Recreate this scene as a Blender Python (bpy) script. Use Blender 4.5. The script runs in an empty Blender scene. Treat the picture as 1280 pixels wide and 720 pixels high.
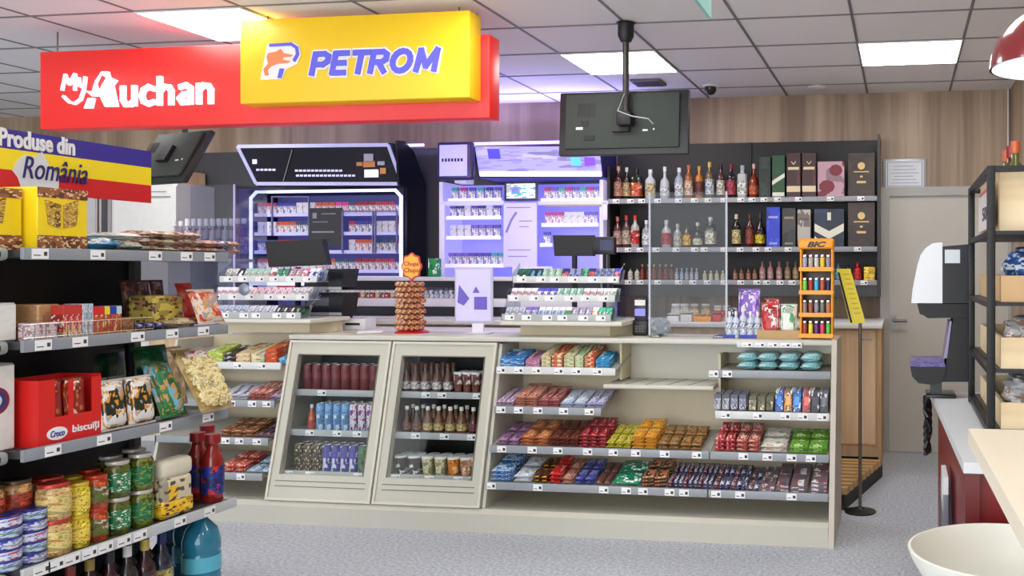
import bpy, bmesh, math, random
from mathutils import Vector, Matrix
random.seed(7)
SC = bpy.context.scene
COL = SC.collection

# ------------------------------------------------------------------ camera, world, lamps, exposure
F, PX, HY, EYE = 1120.0, 966.0, 337.0, 1.42           # focal length (px of a 1280 wide frame), axis, horizon, eye height
TH = math.atan(162.0 / F); CT, ST = math.cos(TH), math.sin(TH)
cam = bpy.data.cameras.new('camera'); camo = bpy.data.objects.new('camera', cam); COL.objects.link(camo)
cam.sensor_width = 36.0; cam.lens = 36.0 * F / 1280.0
cam.shift_x = -(PX - 640.0) / 1280.0; cam.shift_y = -(360.0 - HY) / 1280.0
cam.clip_start = 0.05
camo.location = (0, 0, EYE); camo.rotation_euler = (math.pi / 2, 0, TH)
SC.camera = camo
SC.view_settings.view_transform = 'Standard'; SC.view_settings.look = 'None'
SC.view_settings.gamma = 1.0; SC.view_settings.use_curve_mapping = False
SC.view_settings.exposure = 0.93
WORLD_STRENGTH, PANEL_STRENGTH = 2.3, 6.5
w = bpy.data.worlds.new('world'); SC.world = w; w.use_nodes = True
w.node_tree.nodes['Background'].inputs[0].default_value = (0.93, 0.96, 1.0, 1)
w.node_tree.nodes['Background'].inputs[1].default_value = WORLD_STRENGTH

# ------------------------------------------------------------------ measuring helpers (pixel of the photograph -> metres)
def kf(u): return (u - PX) / F
def X(u, Y): t = Y / (CT + ST * kf(u)); return t * (-ST + CT * kf(u))
def Z(u, v, Y): return EYE + (HY - v) * (Y / (CT + ST * kf(u))) / F
def Yx(u, Xw): t = Xw / (-ST + CT * kf(u)); return t * (CT + ST * kf(u))
def Zx(u, v, Xw): return EYE + (HY - v) * (Xw / (-ST + CT * kf(u))) / F

# ------------------------------------------------------------------ materials
def lin(c):
    r = []
    for v in c[:3]:
        v /= 255.0
        r.append(v / 12.92 if v <= 0.04045 else ((v + 0.055) / 1.055) ** 2.4)
    return (r[0], r[1], r[2], 1.0)
MATS = {}
def rr(c, f): return tuple(max(0, min(255, v * f)) for v in c)
def mat(c, rough=0.5, metal=0.0, emit=None, es=1.0, var=0.06, scale=14.0, coat=0.0):
    key = ('m', tuple(c), rough, metal, tuple(emit) if emit else None, es, var, scale, coat)
    if key in MATS: return MATS[key]
    m = bpy.data.materials.new('material'); m.use_nodes = True; n = m.node_tree; b = n.nodes['Principled BSDF']
    b.inputs['Roughness'].default_value = rough; b.inputs['Metallic'].default_value = metal
    if coat: b.inputs['Coat Weight'].default_value = coat
    if var:
        tc = n.nodes.new('ShaderNodeTexCoord'); no = n.nodes.new('ShaderNodeTexNoise'); no.inputs['Scale'].default_value = scale
        mx = n.nodes.new('ShaderNodeMix'); mx.data_type = 'RGBA'
        l = lin(c); d = tuple(x * (1 - var) for x in l[:3]) + (1,); h = tuple(min(1, x * (1 + var)) for x in l[:3]) + (1,)
        mx.inputs[6].default_value = d; mx.inputs[7].default_value = h
        n.links.new(tc.outputs['Object'], no.inputs['Vector']); n.links.new(no.outputs['Fac'], mx.inputs[0])
        n.links.new(mx.outputs[2], b.inputs['Base Color'])
    else: b.inputs['Base Color'].default_value = lin(c)
    if emit: b.inputs['Emission Color'].default_value = lin(emit); b.inputs['Emission Strength'].default_value = es
    MATS[key] = m; return m
def pmat(c1, c2, c3, scale=5.0, seed=0, rough=0.38, emit=0.0):
    """printed packaging: patches of three colours"""
    key = ('p', tuple(c1), tuple(c2), tuple(c3), scale, seed, rough, emit)
    if key in MATS: return MATS[key]
    m = bpy.data.materials.new('printed_material'); m.use_nodes = True; n = m.node_tree; b = n.nodes['Principled BSDF']
    b.inputs['Roughness'].default_value = rough
    tc = n.nodes.new('ShaderNodeTexCoord'); mp = n.nodes.new('ShaderNodeMapping'); mp.inputs['Location'].default_value = (seed * 3.1 + .37, seed * 1.7 + .21, seed + .13)
    mp.inputs['Scale'].default_value = (1, 1, 1.6); n.links.new(tc.outputs['Generated'], mp.inputs[0])
    def vor(sc, sh):
        v = n.nodes.new('ShaderNodeTexVoronoi'); v.distance = 'CHEBYCHEV'; v.inputs['Scale'].default_value = sc; v.inputs['Randomness'].default_value = .8
        n.links.new(mp.outputs[0], v.inputs['Vector']); s = n.nodes.new('ShaderNodeSeparateColor'); n.links.new(v.outputs['Color'], s.inputs[0]); return s.outputs[sh]
    big, small = vor(scale * .8, 0), vor(scale * 2.4, 1)
    def ramp(src, stops):
        cr = n.nodes.new('ShaderNodeValToRGB'); cr.color_ramp.interpolation = 'CONSTANT'; e = cr.color_ramp.elements
        e[0].position = 0; e[0].color = stops[0][1]; e[1].position = stops[1][0]; e[1].color = stops[1][1]
        for p_, c_ in stops[2:]: x = e.new(p_); x.color = c_
        n.links.new(src, cr.inputs[0]); return cr
    A = ramp(big, [(0, lin(c1)), (.60, lin(c2)), (.80, lin(rr(c1, .75) if abs(c1[0] - c2[0]) + abs(c1[1] - c2[1]) + abs(c1[2] - c2[2]) > 14 else c1))]); B = ramp(small, [(0, (0, 0, 0, 1)), (.80, (1, 1, 1, 1))])
    cr = n.nodes.new('ShaderNodeMix'); cr.data_type = 'RGBA'; cr.inputs[7].default_value = lin(c3)
    n.links.new(B.outputs[0], cr.inputs[0]); n.links.new(A.outputs[0], cr.inputs[6])
    class _O: pass
    cr_ = _O(); cr_.outputs = [cr.outputs[2]]; cr = cr_
    n.links.new(cr.outputs[0], b.inputs['Base Color'])
    if emit:
        n.links.new(cr.outputs[0], b.inputs['Emission Color']); b.inputs['Emission Strength'].default_value = emit
    MATS[key] = m; return m
def glass(tint=(255, 255, 255), gloss=0.08, tr=1.0):
    key = ('g', tuple(tint), gloss, tr)
    if key in MATS: return MATS[key]
    m = bpy.data.materials.new('clear_material'); m.use_nodes = True; n = m.node_tree; n.nodes.remove(n.nodes['Principled BSDF'])
    out = n.nodes['Material Output']; t = n.nodes.new('ShaderNodeBsdfTransparent'); g = n.nodes.new('ShaderNodeBsdfGlossy')
    t.inputs[0].default_value = lin(tint); g.inputs['Roughness'].default_value = 0.05
    lw = n.nodes.new('ShaderNodeLayerWeight'); lw.inputs[0].default_value = 0.25
    ma = n.nodes.new('ShaderNodeMath'); ma.operation = 'MULTIPLY_ADD'; ma.inputs[1].default_value = 0.12; ma.inputs[2].default_value = gloss
    n.links.new(lw.outputs['Fresnel'], ma.inputs[0])
    mx = n.nodes.new('ShaderNodeMixShader'); n.links.new(ma.outputs[0], mx.inputs[0]); n.links.new(t.outputs[0], mx.inputs[1]); n.links.new(g.outputs[0], mx.inputs[2])
    n.links.new(mx.outputs[0], out.inputs[0]); MATS[key] = m; return m
def wood(c1, c2, sx=1.0, sy=1.0, sz=0.06, scale=30, rough=0.55):
    key = ('w', tuple(c1), tuple(c2), sx, sy, sz, scale)
    if key in MATS: return MATS[key]
    m = bpy.data.materials.new('wood_material'); m.use_nodes = True; n = m.node_tree; b = n.nodes['Principled BSDF']; b.inputs['Roughness'].default_value = rough
    tc = n.nodes.new('ShaderNodeTexCoord'); mp = n.nodes.new('ShaderNodeMapping'); mp.inputs['Scale'].default_value = (sx, sy, sz)
    no = n.nodes.new('ShaderNodeTexNoise'); no.inputs['Scale'].default_value = scale; no.inputs['Detail'].default_value = 5
    n2 = n.nodes.new('ShaderNodeTexNoise'); n2.inputs['Scale'].default_value = scale * 0.17; n2.inputs['Detail'].default_value = 1
    ad = n.nodes.new('ShaderNodeMath'); ad.operation = 'MULTIPLY_ADD'; ad.inputs[1].default_value = 0.6
    cr = n.nodes.new('ShaderNodeValToRGB'); e = cr.color_ramp.elements; e[0].position = 0.62; e[0].color = lin(c2); e[1].position = 0.98; e[1].color = lin(c1)
    n.links.new(tc.outputs['Object'], mp.inputs[0]); n.links.new(mp.outputs[0], no.inputs['Vector']); n.links.new(mp.outputs[0], n2.inputs['Vector'])
    n.links.new(no.outputs['Fac'], ad.inputs[0]); n.links.new(n2.outputs['Fac'], ad.inputs[2])
    n.links.new(ad.outputs[0], cr.inputs[0]); n.links.new(cr.outputs[0], b.inputs['Base Color']); MATS[key] = m; return m

WHITE = mat((235, 235, 235)); TAGW = mat((240, 240, 240), 0.5); TAGK = mat((60, 60, 66), 0.6)
BLACK = mat((14, 14, 16), 0.5); DKG = mat((60, 61, 63), 0.45); RAILG = mat((150, 155, 160), 0.35)
GREIGE = mat((196, 194, 181), 0.45, var=0.02); CREAM = mat((214, 202, 172), 0.5, var=0.03)
CHROME = mat((200, 200, 200), 0.2, 1.0); STEEL = mat((120, 118, 114), 0.3, 1.0)

# ------------------------------------------------------------------ mesh builder
WP, KIDS = {}, {}
class MB:
    def __init__(s): s.v = []; s.f = []; s.mi = []; s.sm = []
    def add(s, vs, fs, m=0, smooth=False):
        o = len(s.v); s.v += [tuple(a) for a in vs]
        for f in fs: s.f.append([o + i for i in f]); s.mi.append(m); s.sm.append(smooth)
        return s
    def hexa(s, p, m=0):      # p: bottom 4 (ccw from above), top 4
        return s.add(p, [(3, 2, 1, 0), (4, 5, 6, 7), (0, 1, 5, 4), (1, 2, 6, 5), (2, 3, 7, 6), (3, 0, 4, 7)], m)
    def box(s, x0, x1, y0, y1, z0, z1, m=0):
        return s.hexa([(x0, y0, z0), (x1, y0, z0), (x1, y1, z0), (x0, y1, z0), (x0, y0, z1), (x1, y0, z1), (x1, y1, z1), (x0, y1, z1)], m)
    def rbox(s, x0, x1, y0, y1, z0, z1, b=0.01, m=0, seg=2):
        bm = bmesh.new(); bmesh.ops.create_cube(bm, size=1.0)
        for q in bm.verts: q.co = Vector((x0 + (q.co.x + .5) * (x1 - x0), y0 + (q.co.y + .5) * (y1 - y0), z0 + (q.co.z + .5) * (z1 - z0)))
        b = min(b, 0.45 * min(x1 - x0, y1 - y0, z1 - z0))
        bmesh.ops.bevel(bm, geom=list(bm.edges), offset=b, segments=seg, affect='EDGES', profile=0.5)
        bm.verts.index_update()
        s.add([q.co for q in bm.verts], [[q.index for q in f.verts] for f in bm.faces], m, True); bm.free(); return s
    def prism(s, poly, a, b, axis='y', m=0):
        """poly of 2D points extruded along axis from a to b. y: (x,z); x: (y,z); z: (x,y)"""
        g = {'y': lambda p, t: (p[0], t, p[1]), 'x': lambda p, t: (t, p[0], p[1]), 'z': lambda p, t: (p[0], p[1], t)}[axis]
        n = len(poly); ar = sum(poly[i][0] * poly[(i + 1) % n][1] - poly[(i + 1) % n][0] * poly[i][1] for i in range(n))
        P = list(poly) if ar > 0 else list(reversed(poly))
        if axis in 'xz': pass
        else: P = list(reversed(P))
        vs = [g(p, a) for p in P] + [g(p, b) for p in P]
        fs = [tuple(reversed(range(n))), tuple(range(n, 2 * n))] + [(i, (i + 1) % n, n + (i + 1) % n, n + i) for i in range(n)]
        return s.add(vs, fs, m)
    def lathe(s, prof, cx=0, cy=0, cz=0, n=16, m=0, smooth=True, sq=0.0, caps=True):
        rows = []
        vs = []
        for r, z in prof:
            for i in range(n):
                a = 2 * math.pi * i / n; c, d = math.cos(a), math.sin(a)
                if sq: k = 1.0 / (abs(c) ** sq + abs(d) ** sq) ** (1.0 / sq)
                else: k = 1
                vs.append((cx + r * k * c, cy + r * k * d, cz + z))
        fs = []
        for j in range(len(prof) - 1):
            for i in range(n):
                fs.append((j * n + i, j * n + (i + 1) % n, (j + 1) * n + (i + 1) % n, (j + 1) * n + i))
        if caps and prof[0][0] > 1e-4: fs.append(tuple(reversed(range(n))))
        if caps and prof[-1][0] > 1e-4: fs.append(tuple(range((len(prof) - 1) * n, len(prof) * n)))
        return s.add(vs, fs, m, smooth)
    def tube(s, pts, r, n=8, m=0):
        pts = [Vector(p) for p in pts]; vs = []; k = len(pts)
        for i, p in enumerate(pts):
            d = (pts[min(i + 1, k - 1)] - pts[max(i - 1, 0)]).normalized()
            up = Vector((0, 0, 1)) if abs(d.z) < 0.95 else Vector((1, 0, 0))
            a = d.cross(up).normalized(); b = d.cross(a).normalized()
            rr = r[i] if isinstance(r, (list, tuple)) else r
            for j in range(n):
                t = 2 * math.pi * j / n; vs.append(p + a * rr * math.cos(t) + b * rr * math.sin(t))
        fs = [(i * n + j, (i + 1) * n + j, (i + 1) * n + (j + 1) % n, i * n + (j + 1) % n) for i in range(k - 1) for j in range(n)]
        fs += [tuple(range(n)), tuple(reversed(range((k - 1) * n, k * n)))]
        return s.add(vs, fs, m, True)
    def strip(s, pts, wd, y0, y1, m=0):
        """thick stroke in the x-z plane between y0 and y1"""
        for q_, (a, b) in enumerate(zip(pts[:-1], pts[1:])):
            s.stag = getattr(s, 'stag', 0) + 1; e_ = (s.stag % 13) * .00012
            dx, dz = b[0] - a[0], b[1] - a[1]; L = math.hypot(dx, dz) or 1; nx, nz = -dz / L * wd / 2, dx / L * wd / 2; ex, ez = dx / L * wd * .3, dz / L * wd * .3
            s.prism([(a[0] + nx - ex, a[1] + nz - ez), (b[0] + nx + ex, b[1] + nz + ez), (b[0] - nx + ex, b[1] - nz + ez), (a[0] - nx - ex, a[1] - nz - ez)], y0 - e_, y1, 'y', m)
        return s
    def build(s, name, mats, parent=None, origin=None, rot=None, xf=None):
        if not isinstance(mats, (list, tuple)): mats = [mats]
        V = [Vector(q) for q in s.v]
        if xf is not None: V = [xf @ q for q in V]
        if origin is None:
            c = Vector(tuple((min(q[i] for q in V) + max(q[i] for q in V)) / 2 for i in range(3)))
            if parent is None: c.z = min(q.z for q in V)
        else: c = Vector(origin)
        me = bpy.data.meshes.new(name); me.from_pydata([q - c for q in V], [], s.f)
        for q in mats: me.materials.append(q)
        me.polygons.foreach_set('material_index', s.mi); me.polygons.foreach_set('use_smooth', s.sm)
        bm = bmesh.new(); bm.from_mesh(me); bmesh.ops.recalc_face_normals(bm, faces=bm.faces); bm.to_mesh(me); bm.free(); me.update()
        if any(s.sm):
            try: me.set_sharp_from_angle(angle=0.7)
            except Exception: pass
        o = bpy.data.objects.new(name, me); COL.objects.link(o)
        o.location = c - (WP[parent] if parent else Vector((0, 0, 0)))
        WP[o] = c.copy(); KIDS[o] = []
        if parent: o.parent = parent; KIDS[parent].append(o)
        return o
THINGS = []
def tag(o, label, cat, group=None, kind=None):
    o['label'] = label; o['category'] = cat
    if group: o['group'] = group
    if kind: o['kind'] = kind
    return o
def thing(name, label, cat, loc=(0, 0, 0), group=None):
    o = bpy.data.objects.new(name, None); COL.objects.link(o); o.location = loc; o.empty_display_size = 0.05
    WP[o] = Vector(loc); KIDS[o] = []
    if label: tag(o, label, cat, group)
    return o
def struct(mb, name, m, parent=None):
    o = mb.build(name, m, parent)
    if not parent: o['kind'] = 'structure'
    return o
def copy_tree(o, parent=None):
    c = o.copy(); COL.objects.link(c); KIDS[c] = []
    if parent: c.parent = parent; KIDS[parent].append(c)
    for k in KIDS[o]: copy_tree(k, c)
    return c
PROTO, PLACED = {}, []
def put(key, make, loc, rot=(0, 0, 0), scale=(1, 1, 1), desc='', place='', cat='pack', end='door'):
    """place a product: first use is the original, later ones copies"""
    if key not in PROTO: o = PROTO[key] = make()
    else: o = copy_tree(PROTO[key])
    o.location = loc; o.rotation_euler = rot; o.scale = scale
    o['category'] = cat
    PLACED.append((o, desc, place, tuple(loc), cat, end))
    return o
ORD = ['', 'second', 'third', 'fourth', 'fifth', 'sixth', 'seventh', 'eighth', 'ninth', 'tenth', 'eleventh', 'twelfth', 'thirteenth', 'fourteenth', 'fifteenth', 'sixteenth', 'seventeenth', 'eighteenth', 'nineteenth', 'twentieth']
def label_all():
    by = {}
    for r in PLACED: by.setdefault((r[1], r[2]), []).append(r)
    for (desc, place), L in by.items():
        if L[0][5] == 'door': L.sort(key=lambda r: -r[3][0]); tail = 'from door end'
        else: L.sort(key=lambda r: (-r[3][1], -r[3][2])); tail = 'from counter end'
        for i, r in enumerate(L):
            o = r[0]
            if len(L) == 1: o['label'] = f'{desc} {place}'
            else:
                o['label'] = f'{(ORD[i] if i < 20 else "later") + " " if i else "first "}{desc} {place}, {tail}'
            o['group'] = f'{r[4]}s {place}'

def text_mb(s, x0, x1, z0, z1, y, depth=0.004, bold=0.0, shear=0.0, m=0, mbx=None, keep=False, facing='-y'):
    """lettering fitted into a rectangle; front at y, thickness depth"""
    cu = bpy.data.curves.new('t', 'FONT'); cu.body = s; cu.size = 1.0; cu.offset = bold; cu.shear = shear; cu.extrude = 0.5; cu.resolution_u = 3
    o = bpy.data.objects.new('t', cu); COL.objects.link(o); bpy.context.view_layer.update()
    me = bpy.data.meshes.new_from_object(o.evaluated_get(bpy.context.evaluated_depsgraph_get()))
    COL.objects.unlink(o); bpy.data.objects.remove(o)
    V = [q.co for q in me.vertices]
    a0, a1 = min(q.x for q in V), max(q.x for q in V); b0, b1 = min(q.y for q in V), max(q.y for q in V)
    mbx = mbx or MB()
    if facing == '-y': fn = lambda q: (x0 + (q.x - a0) / (a1 - a0) * (x1 - x0), y + (0.5 - q.z) * depth, z0 + (q.y - b0) / (b1 - b0) * (z1 - z0))
    else: fn = lambda q: (y + (q.z - .5) * depth, x0 + (q.x - a0) / (a1 - a0) * (x1 - x0), z0 + (q.y - b0) / (b1 - b0) * (z1 - z0))   # facing +x, x0..x1 runs along y
    mbx.add([fn(q) for q in V], [list(p.vertices) for p in me.polygons], m)
    bpy.data.meshes.remove(me); return mbx

# ================================================================== THE SETTING
CEIL, YB, XR, XL, YF = 2.805, 7.07, 0.82, -9.0, -3.0
def speckle(c1, c2, scale, rough):
    m = bpy.data.materials.new('floor_material'); m.use_nodes = True; n = m.node_tree; b = n.nodes['Principled BSDF']; b.inputs['Roughness'].default_value = rough
    tc = n.nodes.new('ShaderNodeTexCoord'); no = n.nodes.new('ShaderNodeTexNoise'); no.inputs['Scale'].default_value = scale; no.inputs['Detail'].default_value = 3
    cr = n.nodes.new('ShaderNodeValToRGB'); e = cr.color_ramp.elements; e[0].position = 0.36; e[0].color = lin(c1); e[1].position = 0.64; e[1].color = lin(c2)
    n.links.new(tc.outputs['Object'], no.inputs['Vector']); n.links.new(no.outputs['Fac'], cr.inputs[0]); n.links.new(cr.outputs[0], b.inputs['Base Color']); return m
struct(MB().box(XL, XR, YF, YB, -0.1, 0), 'floor', speckle((160, 166, 176), (200, 206, 215), 60, 0.55))
WALLW = wood((182, 160, 136), (140, 118, 98), 1, 1, 0.035, 26, 0.5)
struct(MB().box(XL, XR + .1, YB, YB + 0.1, 0, CEIL + .05), 'wall_back', WALLW)
struct(MB().box(XR, XR + 0.1, YF, YB, 0, CEIL + .05), 'wall_right', WALLW)
struct(MB().box(XL - .1, XL, YF, YB, 0, CEIL + .05), 'wall_left', mat((190, 188, 184)))
ceil = struct(MB().box(XL, XR + .1, YF, YB + .1, CEIL, CEIL + 0.08), 'ceiling', mat((238, 236, 234), 0.9, var=0.02, scale=3))
# suspended grid and light panels, cells .635 x .607
GX = [0.362 - 0.634 * k for k in range(15)]; GX0 = GX[0] + 0.634; GY = [6.687 - 0.607 * k for k in range(16)]
gm = MB()
for gx in [GX0 - .01] + GX: gm.box(gx - 0.008, gx + 0.008, YF, YB, CEIL - 0.004, CEIL)
for gy in GY: gm.box(XL, XR, gy - 0.008, gy + 0.008, CEIL - 0.0045, CEIL - 0.0002)
struct(gm, 'trim_1', mat((122, 120, 120), 0.6)).name = 'trim_1'
LIGHTS = [(0, 1), (3, 1), (0, 5), (3, 4), (6, 3), (9, 1), (6, 7), (3, 8), (0, 9), (9, 5), (9, 9), (6, 11), (2, 12)]
names = {(0, 1): 'square light panel in the ceiling between pendant lamp and door', (3, 1): 'square light panel in the ceiling behind the screen pole', (6, 3): 'square light panel in the ceiling above the red sign'}
for n_, (i, j) in enumerate(LIGHTS):
    x1 = GX[i] - .010; x0 = GX[i + 1] + .010; y1 = GY[j] - .009; y0 = GY[j + 1] + .009
    if (i, j) == (6, 3): x0, x1 = GX[7] + .01, GX[6] - .01
    L = thing('ceiling_light', names.get((i, j), 'square light panel in the ceiling over the shop floor before the counter'), 'ceiling light', ((x0 + x1) / 2, (y0 + y1) / 2, CEIL - .012), 'ceiling light panels')
    MB().box(x0, x1, y0, y1, CEIL - 0.008, CEIL - 0.001).build('diffuser', mat((250, 250, 250), 0.6, emit=(255, 252, 248), es=PANEL_STRENGTH, var=0), L)
    fr = MB()
    for q in ((x0 - .008, x1 + .008, y0 - .008, y0), (x0 - .008, x1 + .008, y1, y1 + .008), (x0 - .008, x0, y0, y1), (x1, x1 + .008, y0, y1)): fr.box(*q, CEIL - 0.012, CEIL - 0.0045)
    fr.build('frame', mat((225, 225, 225)), L)
# door
dx0, dx1 = X(1107, YB) + .03, XR - .02
dz = 1.99
struct(MB().box(dx0, dx1, YB - 0.035, YB, 0.004, dz), 'door_1', mat((196, 192, 182), 0.5, var=0.02))
d = bpy.data.objects['door_1']
struct(MB().box(dx0 - .07, dx0, YB - .06, YB, 0, dz + .07).box(dx1, XR, YB - .06, YB, 0, dz + .07).box(dx0 - .07, XR, YB - .0605, YB, dz, dz + .07), 'trim_2', mat((176, 174, 170)))
hb = MB().box(X(1114, YB), X(1120, YB), YB - .05, YB - .036, Z(1117, 412, YB), Z(1117, 394, YB)).tube([(X(1117, YB), YB - .05, Z(1117, 400, YB)), (X(1117, YB), YB - .09, Z(1117, 400, YB)), (X(1134, YB), YB - .09, Z(1117, 400, YB))], .011)
hb.build('door_handle', mat((120, 120, 120), .3, .8), d)
# dark glossy panelling behind the cabinets
PAN = mat((72, 72, 75), 0.22, var=0.02)
pz1 = Z(560, 184, 7.0)
struct(MB().box(X(228, 7.0), X(758, 7.04), 7.03, YB, 0.0, pz1), 'trim_3', PAN)
struct(MB().box(XL, X(180, 7.03), 7.03, YB, 0.0, Z(170, 232, 7.03)), 'trim_4', mat((150, 150, 148)))

# ================================================================== SIGNS

GLYPH = {'P': [[(0, 0), (0, 1)], [(0, .97), (.5, .97), (.72, .85), (.72, .6), (.5, .46), (0, .46)]],
 'E': [[(0, 0), (0, 1)], [(0, .97), (.65, .97)], [(0, .5), (.58, .5)], [(0, .03), (.65, .03)]],
 'T': [[(.38, 0), (.38, 1)], [(0, .97), (.78, .97)]],
 'R': [[(0, 0), (0, 1)], [(0, .97), (.5, .97), (.7, .85), (.7, .6), (.5, .48), (0, .48)], [(.32, .48), (.72, 0)]],
 'O': [[(.45 + .45 * math.cos(t * math.pi / 8), .5 + .47 * math.sin(t * math.pi / 8)) for t in range(17)]],
 'M': [[(0, 0), (.06, 1)], [(.06, 1), (.46, .2)], [(.46, .2), (.9, 1)], [(.9, 1), (.92, 0)]],
 'u': [[(0, .72), (0, .2), (.12, .02), (.35, .02), (.5, .15)], [(.52, .72), (.52, 0)]],
 'c': [[(.52, .62), (.3, .70), (.08, .58), (0, .35), (.08, .12), (.3, .02), (.52, .08)]],
 'h': [[(0, 0), (0, 1.05)], [(0, .5), (.2, .70), (.42, .66), (.52, .5), (.52, 0)]],
 'a': [[(.05, .66), (.3, .72), (.5, .6), (.5, 0)], [(.5, .38), (.2, .36), (.02, .2), (.14, .03), (.36, .04), (.5, .16)]],
 'n': [[(0, 0), (0, .72)], [(0, .5), (.2, .70), (.42, .66), (.52, .5), (.52, 0)]]}
def strokes(mbx, word, widths, x0, z0, H, wd, ya, yb, shear=0.0):
    """lettering made of thick strokes; widths: advance of each letter in units of H"""
    x = x0
    for ch, adv in zip(word, widths):
        for pl in GLYPH[ch]: mbx.strip([(x + (p[0] + shear * p[1]) * H, z0 + p[1] * H) for p in pl], wd, ya, yb)
        x += adv * H
    return mbx
# red shop sign
y0 = 4.50; sx0, sx1 = X(50, y0), X(612, y0)
REDS = mat((226, 34, 30), 0.4, emit=(235, 40, 30), es=0.07, var=0.02)
SG = thing('shop_sign', 'long red hanging shop sign with glowing white lettering', 'sign', ((sx0 + sx1) / 2, 4.56, 2.23))
MB().rbox(sx0, sx1, y0, y0 + .12, 2.228, 2.672, .004).build('panel', REDS, SG)
LW = mat((250, 248, 255), .4, emit=(240, 232, 255), es=.35, var=0)
def sxz(u, v): return (X(u, y0), Z(u, v, y0))
lm = MB()
def P(u, v): return sxz(u, v)
lm.strip([P(80, 113), P(84, 94), P(89, 106), P(96, 93), P(96, 113)], .013, y0 - .018, y0 - .002)
lm.strip([P(101, 98), P(102, 108), P(106, 110)], .012, y0 - .018, y0 - .002); lm.strip([P(109, 97), P(107, 114), P(103, 125), P(96, 130), P(89, 128), P(82, 121)], .014, y0 - .0182, y0 - .002)
lm.prism([P(108, 136), P(113, 123), P(121, 123), P(118, 136)], y0 - .018, y0 - .002, 'y')
lm.prism([P(110, 114), P(118, 115), P(122, 102), P(130, 90), P(138, 90), P(140, 97), P(149, 101), P(144, 107), P(150, 134), P(134, 134), P(128, 121), P(118, 121)], y0 - .018, y0 - .002, 'y')
lm.build('emblem_lettering', LW, SG)
a = P(149, 132); b = P(274, 128)
strokes(MB(), 'uchan', (.86, .80, .88, .88, .8), P(156, 132)[0], P(150, 132)[1], .140, .030, y0 - .018, y0 - .002).build('lettering', LW, SG)
MB().prism([P(131, 95), P(136, 98), P(131, 106), P(128, 112), P(126, 106)], y0 - .0195, y0 - .0181, 'y').build('emblem_feather', REDS, SG)
# yellow fuel-company sign in front
y1 = 4.37; yx0, yx1 = X(300, y1), X(587, y1); yz0, yz1 = 2.313, 2.765
YEL = mat((240, 198, 22), 0.45, emit=(255, 205, 10), es=0.03, var=0.02)
SY = thing('fuel_brand_sign', 'yellow hanging sign box with violet lettering and orange wolf emblem', 'sign', ((yx0 + yx1) / 2, y1 + .06, yz0))
MB().rbox(yx0, yx1, y1, y0 - .001, yz0, yz1, .006).build('panel', YEL, SY)
def Q(u, v): return (X(u, y1), Z(u, v, y1))
VIO = mat((96, 92, 214), .45, emit=(95, 88, 235), es=.08, var=0); OR = mat((243, 130, 84), .5, emit=(250, 120, 70), es=.1, var=0)
WL = mat((244, 244, 236), .5, var=0)
q0, q1 = Q(386, 97), Q(556, 60)
pw_ = (1.08, .98, 1.02, 1.08, 1.30, 1.0); pH = .109
for (nm_, wd_, ya_, m_) in (('lettering_outline', .050, y1 - .005, WL), ('lettering', .030, y1 - .012, VIO)):
    strokes(MB(), 'PETROM', pw_, q0[0] + .022, Q(470, 93)[1] + .010, pH, wd_, ya_, ya_ + .0045, .22).build(nm_, m_, SY)
MB().prism([Q(326, 100), Q(335, 55), Q(368, 53), Q(375, 58), Q(377, 68), Q(372, 80), Q(358, 87), Q(353, 99)], y1 - .005, y1 - .001, 'y').build('emblem_plate', WL, SY)
em = MB().strip([Q(339, 57), Q(365, 55.5), Q(372, 60), Q(373, 68), Q(369, 76)], .016, y1 - .010, y1 - .0055).prism([Q(348, 98), Q(351, 86), Q(356, 86), Q(353, 98)], y1 - .010, y1 - .0055, 'y')
em.build('emblem_letter', VIO, SY)
MB().prism([Q(333, 95), Q(331, 87), Q(337, 80), Q(335, 72), Q(337, 67), Q(347, 65), Q(352, 62), Q(355, 67), Q(367, 69), Q(365, 71), Q(355, 72), Q(354, 75), Q(364, 77), Q(361, 79), Q(348, 80), Q(340, 83), Q(335, 88), Q(337, 94)], y1 - .012, y1 - .0055, 'y').build('emblem_wolf', OR, SY)
for (o, u, yy, zt) in ((SG, 72, 4.56, 2.672), (SG, 596, 4.56, 2.672), (SY, 335, 4.43, yz1), (SY, 574, 4.43, yz1)):
    MB().lathe([(.004, zt), (.004, CEIL - .004)], X(u, yy), yy, 0, 8).build('suspension_rod', STEEL, o)
# green exit sign hanging near the ceiling
ex = X(887, 2.9); ey = Yx(887, ex); ez = EYE + (HY - 23) * (ey / (CT + ST * kf(887))) / F
E = thing('exit_sign', 'green and white exit sign hanging from the ceiling', 'sign', (ex, ey - .15, ez))
MB().box(ex - .006, ex + .006, ey - .30, ey, ez, ez + .15).build('panel', mat((150, 214, 204), .4), E)
MB().box(ex - .0085, ex - .0062, ey - .30, ey - .14, ez + .012, ez + .145).prism([(ey - .135, ez + .05), (ey - .07, ez + .05), (ey - .07, ez + .02), (ey - .012, ez + .08), (ey - .07, ez + .14), (ey - .07, ez + .11), (ey - .135, ez + .11)], ex - .0085, ex - .0062, 'x').build('green_symbol', mat((20, 170, 130), .4, emit=(10, 170, 130), es=.15), E)
MB().lathe([(.004, ez + .15), (.004, CEIL - .001)], ex, ey - .15).build('suspension_rod', STEEL, E)

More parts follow.
